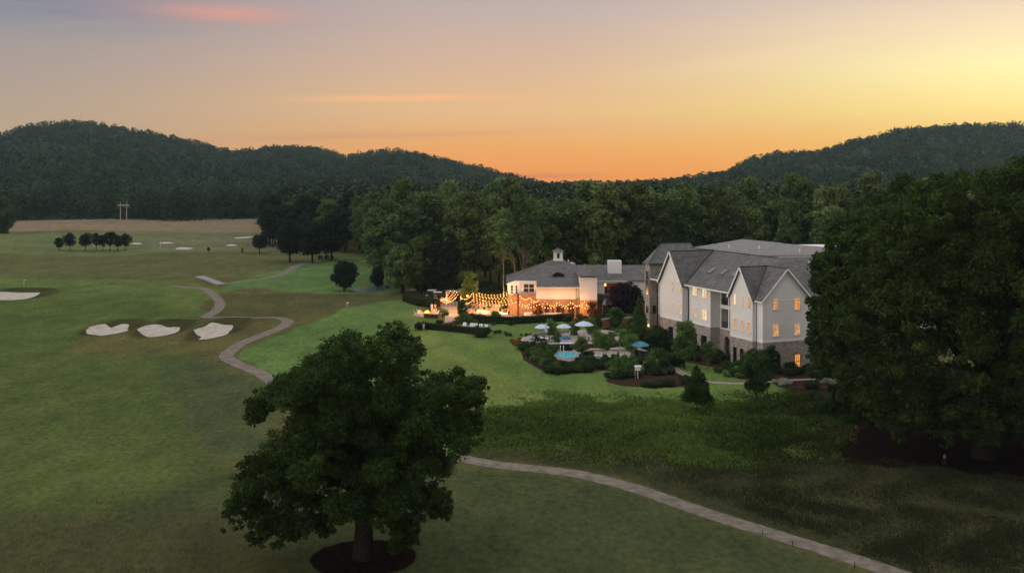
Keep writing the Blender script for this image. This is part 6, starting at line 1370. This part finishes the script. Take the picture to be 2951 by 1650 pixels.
# ------------------------------------------------------------------ garden trees
def garden_tree(name, label, px, py, ptop, pw, seed, leaf, base_f=.3, n=7000, nc=34, r=.12, tp=1.0, size=None, bark='bark', group=None, rc=.34, irr=.15, scale_y=None, fork=None, z=0.0):
    p = P(px, py, z); sc = p.y/F; h = (py-ptop)*sc; rad = pw/2*sc; rr = random.Random(seed)
    cl = env_clumps(rr, nc, h, h*base_f, rad*.95, rad*rc, tp, irr=irr)
    return make_tree(name, label, 'tree', p, cl, n, size or max(.09, rad*.06), leaf, h*.95, r, seed, group, nl=12, fork=fork or base_f*.9, bark=bark)
def cone_clumps(rr, nc, h, base, rad, cr=.42, round_=.75):
    out = []
    for i in range(nc):
        t = (i+.5)/nc; z = base+(h-base)*t**.9; R = rad*(1-t)**round_; a = i*2.4+rr.uniform(-.3,.3); q = R*rr.uniform(.45,.8)
        out.append((q*math.cos(a), q*math.sin(a), z, max(R*cr*1.2, rad*.13)*rr.uniform(.8,1.2)))
    return out
def cone_tree(name, label, px, py, ptop, pw, seed, leaf, n=7000, nc=34, bf=.12, r=.12, size=.12, round_=.75, z=0):
    p = P(px, py, z); sc = p.y/F; h = (py-ptop)*sc; rr = random.Random(seed); cl = cone_clumps(rr, nc, h, h*bf, pw/2*sc, round_=round_)
    return make_tree(name, label, 'tree', p, cl, n, size, leaf, h*.96, r, seed, nl=10, fork=.25)
cone_tree('young_pine', 'small dark irregular pine alone on the lawn edge below the garden path', 2008, 1194, 1054, 84, 401, 'leaf_oak', n=9000, nc=30, bf=.28, r=.07, size=.12, round_=.6)
garden_tree('young_tree', 'leafy young tree on the lawn before the right gable', 2180, 1150, 1012, 92, 402, 'leaf_shrub', .22, 16000, 44, .09, size=.11)
garden_tree('young_tree', 'fresh green tree before the flat wall section', 1972, 1062, 928, 68, 403, 'leaf_young', .25, 13000, 40, .09, size=.12)
cone_tree('conical_tree', 'tall conical green tree before the stone tower', 1842, 978, 856, 56, 404, 'leaf_shrub', 13000, 44, .06, size=.14)
garden_tree('plum_tree', 'dark purple leaved tree covering the right end of the clubhouse', 1806, 918, 824, 108, 405, 'leaf_plum', .25, 13000, 40, .2, size=.2)
garden_tree('lit_tree', 'oval tree lit orange from below behind the string lights', 1354, 882, 785, 56, 406, 'leaf_young', .25, 12000, 34, .16, size=.17)
for x, y, t_p, w_, lb, sd_ in ((1673,1036,976,48,'low spreading tree with several stems just right of the pool',410), (1743,1035,963,42,'rounder multi stemmed tree on the pool deck',411)):
    p = P(x, y); sc = p.y/F; h = (y-t_p)*sc; rr = random.Random(sd_); cl = env_clumps(rr, 20, h, h*.42, w_/2*sc, w_*.17*sc)
    t = thing('patio_tree', lb, 'tree', p); b = MB()
    for k in range(5): a = k*1.26+.3; c_ = cl[k*4]; limb(b, (.12*math.cos(a), .12*math.sin(a), 0), (c_[0], c_[1], c_[2]), .045, .02, rr, 0, 6, 5)
    b.build('trunk', M['barkpale'], t, smooth=True); link('crown', crown_mesh('crown', cl, 6000, .095, M['leaf_young'], sd_), t)
for x, y, t_p, w_, lb, sd_ in ((1590,979,922,30,'thin young tree right of the leftmost white umbrella',412), (1655,980,928,26,'thin young tree between the two right white umbrellas',413), (1708,978,918,32,'thin young tree right of the largest white umbrella',414), (1818,1028,962,34,'small airy tree left of the teal umbrella',415), (1763,1000,960,26,'small tree behind the folded leaning umbrella',416), (1722,1010,955,34,'young tree between the terrace and the white loungers',417), (1606,1000,958,24,'thin young tree left of the dark blue umbrella',418), (1795,1010,950,36,'leafy tree right of the folded leaning umbrella',419)):
    garden_tree('patio_tree', lb, x, y, t_p, w_*1.3, sd_, 'leaf_young', .25, 4600, 18, .05, size=.09, group=None, rc=.4)
p = P(2042, 1062); sc = p.y/F; rr = random.Random(420); h = 76*sc; cl = env_clumps(rr, 22, h, h*.38, 20*sc, 7*sc); t = thing('birch_tree', 'pale stemmed birch forking low beside the stone arch', 'tree', p); b = MB()
for k in range(3): c_ = cl[6+k*5]; limb(b, (0,0,0), (c_[0]*1.2, c_[1], c_[2]), .055, .02, rr, 0, 6, 5)
b.build('trunk', M['barkpale'], t, smooth=True); link('crown', crown_mesh('crown', cl, 5200, .10, M['leaf_young'], 421), t)
garden_tree('ornamental_tree', 'rounded brownish tree lit from behind before the clubhouse windows', 1548, 916, 876, 34, 430, 'leaf_rust', .3, 4200, 20, .07, size=.1)
garden_tree('ornamental_tree', 'dark lit tree just right of the glowing path', 1330, 914, 868, 34, 431, 'leaf_shrub', .3, 5000, 22, .08, size=.12)
garden_tree('ornamental_tree', 'green spreading shrub tree at the middle of the curved hedge', 1428, 930, 896, 36, 432, 'leaf_young', .25, 3600, 18, .05, size=.1)
garden_tree('young_tree', 'dark small tree against the left of the ground floor corner', 2222, 1076, 1000, 52, 433, 'leaf_hedge', .15, 8000, 30, .07, size=.12)
garden_tree('young_tree', 'grey green small tree at the right of the lit door', 2352, 1100, 1008, 60, 434, 'leaf_shrub', .15, 8000, 30, .07, size=.12)
garden_tree('ornamental_tree', 'airy grey green tree on the slope above the tan retaining wall', 1775, 944, 888, 44, 435, 'leaf_shrub', .2, 6000, 26, .07, size=.13)
garden_tree('ornamental_tree', 'brownish tree at the right corner of the lit patio', 1708, 925, 872, 40, 436, 'leaf_rust', .25, 3000, 20, .07, size=.12)
garden_tree('young_tree', 'dark tree hiding the foot of the stone tower', 1900, 1020, 945, 70, 437, 'leaf_hedge', .12, 10000, 34, .1, size=.15)

# ------------------------------------------------------------------ haze
hb = MB().box(-1500, 1500, -60, 2950, -3, 190)
hb.v = [(x*(.6 if y < 0 else 1), y, z) for x, y, z in hb.v]
hm, hn_, hl = new_mat('haze'); ho = hn_.new('ShaderNodeOutputMaterial'); pv = hn_.new('ShaderNodeVolumePrincipled')
pv.inputs['Color'].default_value = (.50,.74,.84,1); pv.inputs['Density'].default_value = 0.000055; pv.inputs['Anisotropy'].default_value = 0.0
hl.new(pv.outputs[0], ho.inputs['Volume'])
tag(hb.build('haze', hm), 'thin evening haze over the valley', 'haze', kind='stuff')
